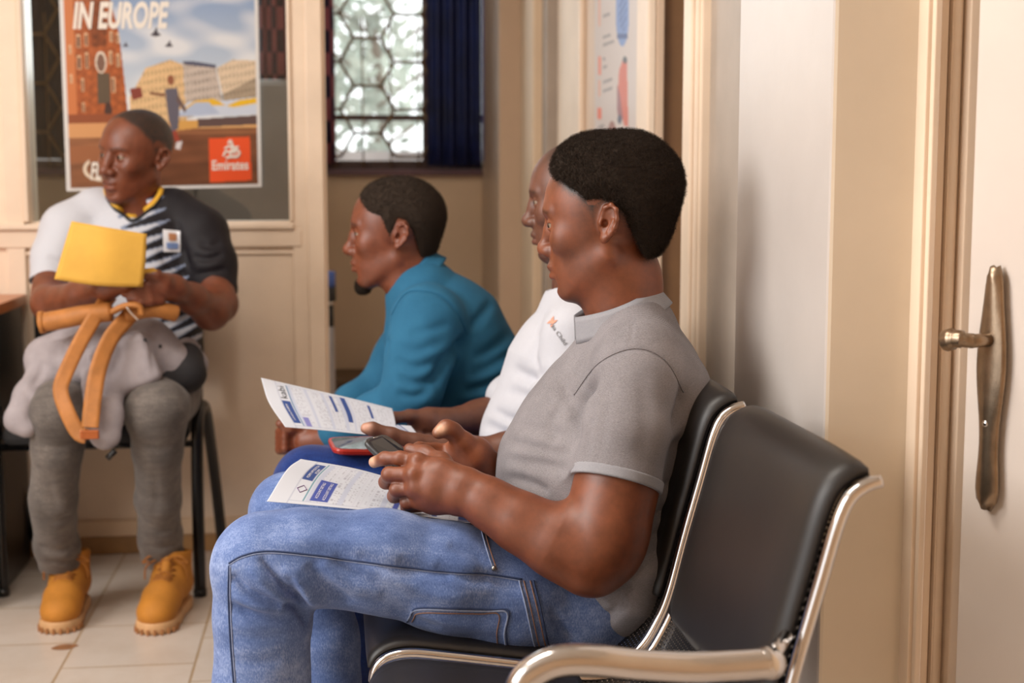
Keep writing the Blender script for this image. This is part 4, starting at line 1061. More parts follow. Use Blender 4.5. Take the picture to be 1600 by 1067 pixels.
for pts, a, w in (([(612, 492), (630, 462), (652, 454), (690, 462), (712, 485), (730, 523)], .003, .006), ([(730, 525), (700, 565), (680, 600)], .014, .016), ([(625, 590), (650, 600), (690, 590)], .007, .012), ([(618, 560), (650, 575), (700, 555)], .006, .012), ([(615, 540), (650, 548), (700, 530)], .005, .012),
                  ([(620, 615), (650, 620), (675, 605)], .007, .012), ([(740, 560), (770, 545), (800, 520)], .007, .014), ([(735, 585), (770, 570), (812, 545)], .007, .014), ([(720, 615), (770, 600), (808, 585)], .007, .014), ([(700, 640), (750, 630), (790, 620)], .006, .012),
                  ([(735, 515), (755, 490), (770, 470)], .007, .012), ([(640, 480), (670, 470), (700, 480)], .002, .010), ([(600, 490), (606, 520), (600, 560)], .006, .012), ([(560, 600), (580, 608), (600, 600)], .006, .010), ([(540, 615), (560, 622), (585, 622)], .005, .010), ([(640, 520), (670, 515), (705, 505)], .004, .010)): T.fold_px(pts, a*1.3, w)
T.noise(.0025, 34, 12)
tme = T.mesh(tl, th, .0048, 'dress_shirt'); ds = link('dress_shirt', tme, BLUE_SHIRT, b_man); tb2 = bvh_of(tme)
seam('yoke_seam', [(612, 492), (630, 462), (652, 454), (690, 462), (712, 485), (730, 523)], .0012, BLUE_SHIRT, ds, tb2)
ca, cb = P(600, 468, 3.26), P(686, 388, 3.26); cf = (ca-cb).normalized(); cl = Vector((0, -1, 0)); cl = (cl-cf*cl.dot(cf)).normalized(); cu = cf.cross(cl); cu = cu if cu.z > 0 else -cu; cc = (ca+cb)/2-cu*.004
def collar2(u, v):
    an = math.radians(10+340*u)
    if v < .5: t = v*2; r0 = .064+.003*t; h = -.02+.032*t
    else: t = (v-.5)*2; r0 = .067+.014*t; h = .012-.036*t-.022*t*abs(u-.5)**2*4
    return cc+cf*math.cos(an)*r0*1.02+cl*math.sin(an)*r0*.95+cu*h
m = MB(); m.grid(collar2, 60, 10, .0022); m.build('collar', BLUE_SHIRT, ds)
J = Field()
CH(J, [(790, 780, 3.18, .09), (640, 775, 3.14, .072), (486, 772, 3.12, .066), (500, 900, 3.12, .055), (505, 1060, 3.14, .05)], k=.02)
CH(J, [(790, 780, 3.34, .09), (640, 765, 3.38, .072), (490, 760, 3.40, .066), (505, 900, 3.40, .055), (510, 1010, 3.40, .05)], k=.02)
J.cap(P(790, 780, 3.2), P(790, 780, 3.34), .11, k=.03)
jl, jh = bounds([P(410, 700, 3.0), P(900, 700, 3.5), P(410, 1100, 3.0), P(900, 1100, 3.5)], .05)
J.noise(.002, 40, 3); link('trousers', J.mesh(jl, jh, .008, 'trousers'), DARKJEANS, b_man)
def shoe(par, heel, fwd, mat, name='shoe', L=.27):
    """plain closed shoe standing on the floor"""
    f = Vector(fwd).normalized(); l = Vector((0, 0, 1)).cross(f); R = np.array(((f.x, l.x, 0), (f.y, l.y, 0), (0, 0, 1)))
    S = Field(); S.frame((heel.x, heel.y, 0), R, L/.27)
    S.chain([(.035, 0, .045), (.12, 0, .045), (.225, 0, .036)], [.036, .042, .036], k=.03); S.cap((.03, 0, .05), (.03, 0, .10), .036, .034, k=.03); S.plane((0, 0, .004), (0, 0, -1), k=.003)
    S.frame(); c = np.array((heel.x, heel.y, 0)); return link(name, S.mesh(c-.32, c+.32, .006, name), mat, par)
for par, spots in ((g_man, ((432, 2.10), (535, 2.34))), (w_man, ((555, 2.66), (548, 2.88))), (b_man, ((505, 3.13), (512, 3.40)))):
    for px, Y in spots: shoe(par, V(XW(px, Y)+.05, Y, 0), (-1, 0, 0), BLACK_PLASTIC)

# ---------------------------------------------------------------- man in the black and white jersey, by the partition
j_man = empty('person', P(210, 700, 3.85)); tag(j_man, 'man in black and white football jersey seated under the travel poster, facing the camera', 'person')
fh = V(math.sin(YAW), math.cos(YAW), 0)
lS = .985; yw = math.radians(33); pt = math.radians(5)
lR = frame_of((-fh*math.cos(yw)-_r*math.sin(yw))*math.cos(pt)+V(0, 0, -math.sin(pt)), V(0, 0, 1)*math.cos(.12)+_r*math.sin(.12))
lO = np.array(P(252, 250, 3.82))-lR @ (np.array((-.016, .0745, -.002))*lS)
SK4 = srgb(116, 60, 33)
B = Field(); add_head(B, lO, lR, lS, nose=1.22, jaw=.94, lips=1.05)
CH(B, [(216, 255, 3.88, .052), (214, 300, 3.88, .056), (212, 340, 3.88, .062)], k=.03)
# arms
CH(B, [(85, 425, 3.80, .046), (72, 460, 3.74, .045), (78, 474, 3.68, .043), (125, 462, 3.58, .036), (165, 450, 3.50, .028), (195, 440, 3.46, .026)], k=.02)
CH(B, [(335, 435, 3.80, .047), (342, 475, 3.74, .046), (330, 487, 3.68, .044), (300, 466, 3.60, .036), (272, 450, 3.53, .029)], k=.02)
finger(B, [(272, 450, 3.53), (255, 448, 3.51), (235, 448, 3.49)], [.029, .030, .022], .02)
for a_, b_, y, tip in ((236, 205, 446, 187), (238, 210, 455, 192), (240, 214, 463, 200), (242, 220, 470, 208)):
    finger(B, [(a_+8, y-1, 3.49), (a_-6, y+1, 3.475), (b_, y+3, 3.465), (tip+3, y+4, 3.465)], [.014, .0115, .0105, .0085], .005)
finger(B, [(258, 440, 3.49), (244, 430, 3.475), (228, 430, 3.465)], [.018, .0125, .0105], .01)
ll, lh = bounds([P(30, 150, 3.4), P(385, 150, 4.0), P(30, 540, 3.4), P(385, 540, 4.0)], .03)
lme = B.mesh(ll, lh, .0032); link('body', lme, SKIN, j_man)
LH = [(.062, .098), (.050, .084), (.036, .060), (.020, .046), (.012, .024), (.004, .0), (-.004, .020), (-.012, .040), (-.030, .034), (-.044, .006), (-.052, -.030), (-.058, -.06), (-.095, -.064), (-.16, -.02), (-.16, .18), (.03, .18), (.066, .125)]
skin_colours(lme, lO, lR, lS, SK4, poly=LH, fade=.012, hairc=(.014, .009, .007), hair=.95, beard=[((.085, 0, -.118), (.02, .03, .012), .5), ((.1, 0, -.05), (.012, .026, .006), .5)], blobs=[(P(190, 450, 3.46), .009, srgb(200, 140, 110), .7)])
eyes(lO, lR, lS, j_man, look=(1, -.22, -.03))
# jersey
LW = tuple(_r)
T = Field()
CH(T, [(212, 335, 3.89, .078), (212, 372, 3.88, .108), (213, 440, 3.87, .112), (214, 510, 3.86, .115), (214, 580, 3.86, .118)], k=.03, w=LW, sw=1.42)
CH(T, [(150, 330, 3.88, .062), (108, 362, 3.86, .070), (90, 405, 3.82, .062), (80, 436, 3.79, .056)], k=.03)
CH(T, [(272, 330, 3.88, .062), (312, 366, 3.86, .072), (330, 410, 3.82, .063), (338, 450, 3.79, .056)], k=.03)
T.cap(P(212, 318, 3.88), P(214, 250, 3.88), .060, .068, k=.006, mode='s'); T.ell(P(207, 322, 3.80), (.040, .05, .032), k=.006, mode='s')
for a_, b_ in (((80, 440, 3.79), (74, 478, 3.75)), ((338, 455, 3.79), (342, 495, 3.74))):
    T.cap(P(*a_), P(*b_), .050, .056, k=.004, mode='s')
tl, th = bounds([P(30, 280, 3.65), P(385, 280, 4.05), P(30, 600, 3.6), P(385, 600, 4.05)], .04)
T.prep(tl, th)
for pts, a, w in (([(270, 340), (285, 390), (300, 430)], .008, .014), ([(130, 350), (120, 400), (100, 430)], .006, .014), ([(300, 400), (325, 405), (350, 395)], .007, .010), ([(300, 430), (330, 425), (355, 420)], .006, .010), ([(310, 380), (330, 385), (345, 375)], .005, .010), ([(245, 390), (270, 420), (290, 430)], .006, .012), ([(240, 500), (280, 505), (310, 490)], .008, .014), ([(75, 400), (95, 410), (110, 400)], .005, .010), ([(130, 335), (180, 360), (200, 380)], .004, .012)): T.fold_px(pts, a*1.1, w)
T.noise(.003, 30, 8)
tme = T.mesh(tl, th, .0034, 'jersey')
v = verts_of(tme).astype(float)
# pattern in cloth coordinates: a across the chest, b up
ori = np.array(P(207, 345, 3.8)); a = (v-ori) @ np.array(tuple(_r)); b = v[:, 2]-ori[2]
col = np.tile(np.array((.54, .55, .60)), (len(v), 1)); BLK = np.array((.013, .011, .014))
mid = .015-.35*b
dk = a > mid+.16*0
stripe = np.sin((b-.42*a)*2*PI/.034+1.2*np.sin(a*18)+.8)
band = (a > mid-.045) & (a < mid+.10) & (b > -.42)
t1 = np.clip((a-(mid-.045))/.145, 0, 1)
isb = np.where(band, stripe < (t1*2.5-1.15), a > mid)
col[isb] = BLK; blue = band & ~isb & (np.abs(stripe-(t1*2.5-1.15)) < .5); col[blue] = (.22, .26, .36)
col[(a < -.20) & (v[:, 1] > ori[1]+.25)] = (.53, .54, .59)
# trimmed hems
def near_seg(a_, b_):
    A_, B_ = np.array(P(*a_)), np.array(P(*b_)); ba = B_-A_; return ((v-A_) @ ba)/(np.linalg.norm(ba)), np.linalg.norm(np.cross(v-A_, ba/np.linalg.norm(ba)), axis=1)
for a_, b_ in (((80, 436, 3.79), (72, 478, 3.74)), ((338, 450, 3.79), (343, 495, 3.74))):
    t_, r_ = near_seg(a_, b_); s_ = (r_ < .085) & (t_ > -.02)
    e = t_[s_].max()
    col[s_ & (t_ > .018)] = BLK; col[s_ & (t_ > .030)] = (.75, .42, .03); col[s_ & (t_ > .046)] = (.42, .03, .015)
setcol(tme, col); JER = vcol('jersey_fabric', rough=.6, spec=.25, sheen=.0, bump=.2, bscale=1500); jers = link('jersey', tme, JER, j_man)
tb3 = bvh_of(tme)
vn = [(166, 292), (168, 305), (180, 322), (196, 334), (206, 340), (220, 334), (240, 318), (250, 304), (252, 292)]
for dy, r, c, nm in ((0, .0075, (.72, .40, .03, 1), 'yellow_neck_band'), (-4, .0042, (.45, .03, .015, 1), 'red_neck_band'), (5, .0045, (.012, .012, .014, 1), 'black_neck_band')):
    w_ = traced(tb3, [(x, y+dy) for x, y in vn], 5, .001)
    if len(w_) > 3: m = MB(); m.tube(w_, r, 8); m.build('neck_band', paint(nm, c, .6), jers)
bd = [onto(tb3, 268, 375, .002)]
def patch(name, bv, poly, mat, par, lift=.0015, n=8):
    """small flat patch laid on cloth; poly = 4 corners TL TR BR BL in view"""
    m = MB(); (a, b, c, d) = poly
    def fn(u, v_):
        x = (a[0]*(1-u)+b[0]*u)*(1-v_)+(d[0]*(1-u)+c[0]*u)*v_; y = (a[1]*(1-u)+b[1]*u)*(1-v_)+(d[1]*(1-u)+c[1]*u)*v_
        return onto(bv, x, y, lift) or P(x, y, 3.7)
    m.grid(fn, n, n, 0); return m.build(name, mat, par)
bdg = patch('badge', tb3, ((254, 359), (283, 361), (281, 394), (255, 393)), paint('white_badge', (.80, .80, .84, 1), .6, .02), jers, .003)
patch('badge_crest', tb3, ((262, 365), (275, 366), (274, 376), (263, 376)), paint('crest_orange', (.55, .25, .12, 1), .6), bdg, .005)
patch('badge_band', tb3, ((259, 379), (278, 380), (277, 389), (260, 388)), paint('crest_blue', (.20, .30, .58, 1), .6), bdg, .005)
# trousers
J = Field()
CH(J, [(170, 610, 3.86, .095), (130, 618, 3.70, .085), (94, 642, 3.52, .072), (90, 700, 3.55, .060), (84, 780, 3.61, .057), (88, 850, 3.69, .054), (96, 884, 3.73, .056)], k=.02)
CH(J, [(255, 610, 3.86, .095), (258, 618, 3.70, .085), (245, 640, 3.52, .076), (247, 700, 3.55, .060), (247, 780, 3.61, .055), (250, 840, 3.69, .054), (254, 866, 3.73, .056)], k=.02)
J.cap(P(175, 600, 3.86), P(250, 600, 3.86), .10, k=.04)
J.plane(P(90, 890, 3.73), (0, 0, -1), k=.003)
jl, jh = bounds([P(30, 560, 3.4), P(330, 560, 4.0), P(30, 900, 3.4), P(330, 900, 4.0)], .05)
J.prep(jl, jh)
for pts, a, w in (([(60, 800), (85, 815), (115, 805)], .007, .012), ([(60, 850), (90, 862), (125, 850)], .008, .012), ([(70, 875), (100, 880), (128, 872)], .007, .009), ([(220, 820), (250, 832), (280, 822)], .006, .011), ([(225, 850), (250, 858), (278, 850)], .007, .010), ([(60, 690), (90, 700), (115, 690)], .004, .012), ([(220, 690), (250, 700), (280, 690)], .004, .012), ([(75, 740), (80, 770), (90, 800)], .003, .010), ([(240, 730), (245, 770), (240, 810)], .003, .010)): J.fold_px(pts, a, w)
J.noise(.003, 34, 5)
link('jeans', J.mesh(jl, jh, .0052, 'jeans'), GREYJEANS, j_man)

# lace-up boots
BOOT = paint('tan_nubuck', (.50, .195, .020, 1), .75, .10, 14, .12); SOLE = paint('gum_sole', (.62, .36, .17, 1), .6, .10, 20); LACE = paint('orange_lace', (.34, .12, .015, 1), .8, .1, 60); TREAD = paint('tread_brown', (.36, .15, .05, 1), .7)
def boot(toe, ankle, label):
    tf = Vector((toe.x, toe.y, 0)); an = Vector((ankle.x, ankle.y, 0)); f = (tf-an).normalized(); l = V(0, 0, 1).cross(f); L = (tf-an).length
    R = np.array(((f.x, l.x, 0), (f.y, l.y, 0), (0, 0, 1))); O = np.array((an.x, an.y, 0))
    S = Field(); S.frame(O, R, 1)
    S.chain([(-.03, 0, .07), (.03, 0, .075), (.10, 0, .062), (L-.055, 0, .046)], [.040, .043, .044, .040], k=.03)
    S.ell((L-.055, 0, .046), (.054, .047, .036), k=.02)
    S.chain([(-.015, 0, .08), (-.005, 0, .155)], [.045, .050], k=.03, w=(0, 1, 0), sw=1.05)
    S.cap((-.005, 0, .150), (-.002, 0, .19), .040, .042, k=.004, mode='s'); S.plane((0, 0, .165), (-.15, 0, 1), k=.004); S.plane((0, 0, .018), (0, 0, -1), k=.003)
    S.fold([(L-.105, -.045, .045), (L-.10, 0, .103), (L-.105, .045, .045)], .0035, .006); S.fold([(-.005, -.048, .11), (.045, -.03, .125)], .003, .006)
    S.frame(); me = S.mesh(O-(.2, .2, .02), O+(.32, .32, .25), .0035, 'boot')
    root = link('boot', me, BOOT, j_man)
    Q = Field(); Q.frame(O, R, 1)
    Q.chain([(-.03, 0, .016), (.10, 0, .016), (L-.055, 0, .016)], [.046, .046, .052], k=.02); Q.plane((0, 0, .030), (0, 0, 1), k=.002); Q.plane((0, 0, .0), (0, 0, -1), k=.001)
    Q.frame(); link('sole', Q.mesh(O-(.2, .2, .03), O+(.32, .32, .08), .004, 'sole'), SOLE, root)
    W = lambda x, y, z: V(*(O+R @ np.array((x, y, z))))
    m = MB()
    for k in range(14):
        an_ = -2.2+k*4.4/13; m.box((-.003, -.006, .001), (.003, .006, .014), None, W(L-.055+.052*math.cos(an_), .052*math.sin(an_), 0))
    m.build('tread_lug', TREAD, root).__setitem__('kind', 'stuff')
    bv = bvh_of(me)
    def top(x, y):
        h = bv.ray_cast(W(x, y, .3), V(0, 0, -1)); return h[0]+V(0, 0, .002) if h[0] else W(x, y, .1)
    def fr_(z, y):
        h = bv.ray_cast(W(.25, y, z), -f); return h[0]+f*.002 if h[0] else W(.05, y, z)
    m = MB()
    rows = [(fr_(.155, -.020), fr_(.155, .020)), (fr_(.140, -.021), fr_(.140, .021)), (fr_(.125, -.022), fr_(.125, .022)), (top(.062, -.024), top(.062, .024)), (top(.080, -.024), top(.080, .024)), (top(.098, -.023), top(.098, .023))]
    for i in range(5):
        a_, b_ = rows[i]; c_, d_ = rows[i+1]; m.tube([a_, (a_+d_)/2+f*.006+V(0, 0, .004), d_], .0034, 6); m.tube([b_, (b_+c_)/2+f*.006+V(0, 0, .004), c_], .0034, 6)
    m.tube([rows[5][0], rows[5][1]], .0034, 6)
    a_, b_ = rows[0]
    for s, q_ in ((-1, a_), (1, b_)):
        m.tube(spline([q_, q_+l*s*.02+f*.012+V(0, 0, .008), q_+l*s*.040+f*.010+V(0, 0, -.010), q_+l*s*.022+f*.014+V(0, 0, -.004)], 5), .0024, 6); m.tube(spline([q_, q_+l*s*.030+f*.010-V(0, 0, .02), q_+l*s*.036+f*.006-V(0, 0, .055)], 5), .0022, 6)
    m.build('laces', LACE, root)
    T2 = Field(); T2.frame(O, R, 1); T2.cap((.026, 0, .178), (.050, 0, .12), .013, k=.01, w=(0, 1, 0), sw=1.0); T2.frame(); link('tongue', T2.mesh(O-.1, O+.25, .006, 'tongue'), BOOT, root)
for tx, ty, ax_ in ((89, 992, 96), (236, 994, 258)):
    tp = floorpt(tx, ty); boot(V(tp.x, tp.y, 0), V(XW(ax_, tp.y+.20), tp.y+.20, 0), '')

# ---------------------------------------------------------------- printed sheets
def text_mesh(s, width, height, shear=0.0, bold=0.0, align='L'):
    """flat letter outlines scaled to width x height, as (verts2d, faces)"""
    cu = bpy.data.curves.new('lettering', 'FONT'); cu.body = s; cu.offset = bold; cu.shear = shear; cu.fill_mode = 'FRONT'; cu.resolution_u = 3
    ob = bpy.data.objects.new('lettering', cu); C.objects.link(ob); bpy.context.view_layer.update()
    me = bpy.data.meshes.new_from_object(ob.evaluated_get(bpy.context.evaluated_depsgraph_get()))
    v = verts_of(me)[:, :2].astype(float); f = [tuple(p.vertices) for p in me.polygons]
    bpy.data.objects.remove(ob); bpy.data.curves.remove(cu); bpy.data.meshes.remove(me)
    lo, hi = v.min(0), v.max(0); v = (v-lo)/(hi-lo)*np.array((width, height)); return v, f
class Sheet:
    """a bent sheet of paper through a 2-D net of points, printed with coloured fields"""
    def __init__(s, net, nu, nv): 
        s.net = [[Vector(p) for p in row] for row in net]; s.nu, s.nv = nu, nv
    def at(s, u, v, lift=0.0):
        def cr(ps, t):
            n = len(ps)-1; x = min(max(t, 0), 1)*n; i = min(int(x), n-1); f = x-i
            p0, p1, p2, p3 = ps[max(i-1, 0)], ps[i], ps[i+1], ps[min(i+2, n)]
            if i == 0: p0 = p1*2-p2
            if i+2 > n: p3 = p2*2-p1
            return 0.5*((2*p1)+(p2-p0)*f+(2*p0-5*p1+4*p2-p3)*f*f+(p3-p0+3*(p1-p2))*f**3)
        g = lambda a, b: cr([cr(row, a) for row in s.net], b)
        p = g(u, v)
        if lift:
            e = .01; du = g(u+e, v)-g(u-e, v); dv = g(u, v+e)-g(u, v-e); n = du.cross(dv).normalized()
            if n.dot(CAM-p) < 0: n = -n
            p = p+n*lift
        return p
    def build(s, name, colour, mat, par=None, thick=.0005):
        p = s.at(.5, .5); n_ = (s.at(.55, .5)-p).cross(s.at(.5, .55)-p)
        if n_.dot(CAM-p) < 0: thick = -thick
        m = MB(); m.grid(s.at, s.nu, s.nv, thick); o = m.build(name, mat, par)
        n = (s.nu+1)*(s.nv+1); U, W = np.meshgrid(np.arange(s.nu+1)/s.nu, np.arange(s.nv+1)/s.nv, indexing='ij')
        c = colour(U.ravel(), W.ravel()); back = np.tile((.72, .72, .74), (n, 1)); setcol(o.data, np.concatenate([c, back])); return o
    def letters(s, name, txt, u0, v0, u1, v1, rot, mat, par, lift=.0005, **kw):
        v, f = text_mesh(txt, 1, 1, **kw); m = MB(); pts = []
        for x, y in v:
            a, b = (x, 1-y) if rot == 0 else (1-(1-y), x) if rot == 90 else (y, x) 
            if rot == 0: a, b = x, 1-y
            elif rot == 90: a, b = 1-y, 1-x      # reads bottom-to-top with tops to the left
            else: a, b = y, x
            pts.append(s.at(u0+(u1-u0)*a, v0+(v1-v0)*b, lift))
        m.add(pts, f); return m.build(name, mat, par)
PAPER = vcol('printed_paper', rough=.55, spec=.3); WHITE_INK = paint('white_ink', (.85, .85, .88, 1), .6, 0); BLACK_INK = paint('black_ink', (.02, .022, .025, 1), .6, 0)
BLUE_INK = (.035, .075, .26)
def form_print(seed, blocks, bands, rule=((.16, .94),)):
    """printed form: blue blocks, pale header bands, fine table rules and rows of small type"""
    rg = np.random.RandomState(seed); rows = rg.rand(400); 
    def fn(u, v):
        c = np.tile((.61, .64, .71), (len(u), 1)); G = lambda m, k: c.__setitem__(m, k)
        inn = (u > .10) & (u < .97) & (v > .05) & (v < .95)
        # small type: lines run along v, stacked along u
        ln = np.floor(u*62).astype(int); wd = np.floor(v*46).astype(int); r = rows[(ln*7+wd*13) % 400]; ok = inn & (u > .2) & ((u*62) % 1 < .45) & (r > .52) & ((v*46) % 1 < .8)
        G(ok, (.42, .43, .50))
        rl = inn & (u > .17) & (((u*31) % 1) < .10); G(rl, (.58, .60, .68))
        vl = inn & (u > .3) & ((np.abs(v-.32) < .006) | (np.abs(v-.66) < .006)); G(vl, (.60, .62, .70))
        for a, b in bands: G(inn & (u > a) & (u < b), (.50, .54, .66))
        for a, b, d, e, k in blocks: G((u > a) & (u < b) & (v > d) & (v < e), k)
        fr_ = ((np.abs(u-.10) < .003) | (np.abs(v-.05) < .005) | (np.abs(v-.95) < .005)) & (u > .098); G(fr_, (.45, .48, .58))
        return c
    return fn
# form on the lap of the man in grey: u runs from the knee end towards the body, v from far edge to near edge
g_form = Sheet([[P(470, 717, 2.33), P(560, 733, 2.34), P(650, 758, 2.33), P(735, 775, 2.30)],
                [P(448, 734, 2.24), P(540, 757, 2.245), P(640, 780, 2.24), P(735, 796, 2.22)],
                [P(417, 783, 2.10), P(520, 792, 2.11), P(630, 803, 2.12), P(735, 817, 2.12)]], 150, 100)
g_form.net = list(map(list, g_form.net))
BI = (.055, .085, .36)
go = g_form.build('printed_form', form_print(3, [(.105, .165, .10, .60, BLUE_INK), (.20, .30, .52, .93, BI), (.60, .632, .05, .96, BI), (.69, .72, .55, .93, BI), (.80, .83, .52, .95, BLUE_INK), (.935, .998, .0, .99, (.02, .045, .16)), (.172, .178, .05, .95, (.03, .22, .30))], [(.18, .21), (.34, .37), (.54, .57), (.655, .675)]), PAPER)
tag(go, 'white printed form with blue blocks lying on the light blue jeans', 'form', 'bank forms held by the seated men')
for u0, v0, v1 in ((.120, .16, .55), (.145, .28, .42)): g_form.letters('block_heading', 'FORM APPLICATION' if u0 < .13 else 'FORM', u0, v0, u0+.016, v1, 90, WHITE_INK, go)
for u0, v0, v1 in ((.222, .58, .88), (.262, .56, .90)): g_form.letters('block_heading', 'ACCOUNT DETAILS', u0, v0, u0+.016, v1, 90, WHITE_INK, go)
m = MB(); dm = [g_form.at(.135+a, .76+b, .0005) for a, b in ((-.026, 0), (0, -.06), (.026, 0), (0, .06), (-.026, 0))]; m.tube(dm[:-1], .0007, 5, closed=True); m.build('diamond_logo', paint('violet_ink', (.16, .08, .22, 1), .6), go)
# form held by the man in white
w_form = Sheet([[P(408, 590, 2.78), P(478, 606, 2.80), P(548, 622, 2.81), P(613, 638, 2.82)],
                [P(420, 628, 2.72), P(492, 638, 2.73), P(560, 650, 2.75), P(618, 661, 2.76)],
                [P(446, 667, 2.64), P(505, 672, 2.66), P(565, 678, 2.68), P(618, 683, 2.70)]], 130, 80)
wo = w_form.build('printed_form', form_print(8, [(.10, .165, .42, .90, BLUE_INK), (.205, .25, .74, .94, (.22, .22, .50)), (.49, .515, .08, .50, BLUE_INK), (.575, .61, .05, .72, BLUE_INK), (.78, .805, .10, .50, BLUE_INK), (.172, .178, .05, .95, (.03, .15, .30))], [(.18, .205), (.30, .325), (.43, .45), (.545, .57), (.62, .635)]), PAPER)
tag(wo, 'white printed form with a curled corner held up over the dark blue jeans', 'form', 'bank forms held by the seated men')
for q_ in (go, wo): del q_['group']
w_form.letters('heading', 'kabi', .105, .10, .155, .37, 90, BLACK_INK, wo)
w_form.letters('block_heading', 'LOAN FORM', .118, .50, .133, .84, 90, WHITE_INK, wo)
w2f = Sheet([[P(598, 668, 2.72), P(620, 664, 2.74), P(642, 665, 2.75)], [P(612, 675, 2.70), P(638, 677, 2.71), P(655, 681, 2.71)], [P(622, 683, 2.69), P(645, 688, 2.69), P(665, 690, 2.69)]], 30, 30)
def few(u, v):
    c = np.tile((.61, .64, .71), (len(u), 1)); c[(np.abs(u-.45) < .04) & (v < .75)] = (.30, .34, .50); c[(np.abs(u-.58) < .03) & (v < .6)] = BLUE_INK; return c
tag(w2f.build('folded_sheet', few, PAPER, None, .002), 'small folded white sheet under the fingers of the man in white', 'paper')

# ---------------------------------------------------------------- phones
def phone(name, c4, thick, case, screen, label, rnd=.22, par=None):
    """c4: four corners of the glass (TL TR BR BL)"""
    a, b, c, d = [Vector(q) for q in c4]; n = (b-a).cross(d-a).normalized()
    if n.dot(CAM-a) < 0: n = -n
    def outline(k, off):
        out = []
        L = [(a, b, d), (b, c, a), (c, d, b), (d, a, c)]; cen = (a+b+c+d)/4
        for p, nx, pv in L:
            e1 = (pv-p)*rnd*min(1, (nx-p).length/(pv-p).length); e2 = (nx-p)*rnd*min(1, (pv-p).length/(nx-p).length)
            for i in range(7):
                t = i/6; q = (1-t)**2*(p+e1)+2*t*(1-t)*p+t*t*(p+e2); out.append(cen+(q-cen)*k+n*off)
        return out
    rings = [outline(.90, -thick), outline(1.0, -thick*.75), outline(1.02, -thick*.3), outline(1.0, 0)]; m = MB(); N = 28
    vs = sum(rings, []); fs = []
    for r in range(3):
        for i in range(N): fs.append((r*N+i, r*N+(i+1) % N, (r+1)*N+(i+1) % N, (r+1)*N+i))
    fs.append(tuple(range(N))); fs.append(tuple(3*N+i for i in range(N-1, -1, -1))); m.add(vs, fs, False)
    o = m.build(name, case, par, .0006)
    m = MB(); s1 = outline(.93, .0004); m.add(s1, [tuple(range(N))]); m.build('screen', screen, o)
    if label: tag(o, label, 'phone')
    return o, n
DARKGLASS = paint('dark_phone_glass', (.018, .022, .030, 1), .06, 0, 5, 0); GREYCASE = paint('graphite_case', (.045, .047, .050, 1), .3, .05, 30, 0); REDCASE = paint('red_case', (.42, .025, .015, 1), .35, .05, 20, 0)
ph, n = phone('mobile_phone', (P(569, 687, 2.185), P(602, 678, 2.235), P(664, 724, 2.195), P(626, 742, 2.145)), .010, GREYCASE, DARKGLASS, 'grey rounded mobile phone held in both hands of the man in grey')
m = MB(); m.tube([P(583, 685, 2.205)+n*.0008, P(590, 683.5, 2.215)+n*.0008], .0011, 6); m.build('earpiece', CHROME, ph)
phone('mobile_phone', (P(512, 683, 2.66), P(606, 681, 2.68), P(640, 703, 2.57), P(522, 702, 2.55)), .012, REDCASE, DARKGLASS, 'red-cased mobile phone held by the man in white')
phone('mobile_phone', (P(672, 804, 2.20), P(750, 812, 2.20), P(768, 826, 2.11), P(668, 815, 2.105)), .008, REDCASE, DARKGLASS, 'dark phone with a red edge lying on the light blue jeans')

# ---------------------------------------------------------------- posters
def rgrid(name, corners, x0, x1, y0, y1, nx, ny, fn, par=None, thick=.0008):
    """flat printed sheet; fn(x, y) -> linear colour, x, y in print coordinates"""
    a, b, c, d = [Vector(q) for q in corners]; m = MB()
    f = lambda u, v: (a*(1-u)+b*u)*(1-v)+(d*(1-u)+c*u)*v
    if (b-a).cross(d-a).dot(CAM-a) < 0: thick = -thick
    m.grid(f, nx, ny, thick, False); o = m.build(name, PAPERG, par)
    U, W = np.meshgrid(np.arange(nx+1)/nx, np.arange(ny+1)/ny, indexing='ij'); col = fn((x0+(x1-x0)*U).ravel(), (y0+(y1-y0)*W).ravel())
    setcol(o.data, np.concatenate([col, np.tile((.75, .75, .75), (len(col), 1))])); return o, f
PAPERG = vcol('glossy_poster_paper', rough=.28, spec=.4)
def vn_(x, y, f, seed):
    rg = np.random.RandomState(seed); s = np.zeros(len(x))
    for k in range(9):
        a = rg.rand()*6.28; q = f*(.5+rg.rand()*1.6); s += np.sin(x*q*math.cos(a)+y*q*2.2*math.sin(a)+rg.rand()*6.28)/(1+.2*k)
    return s/4
def L3(r, g, b): return srgb(r, g, b)[:3]
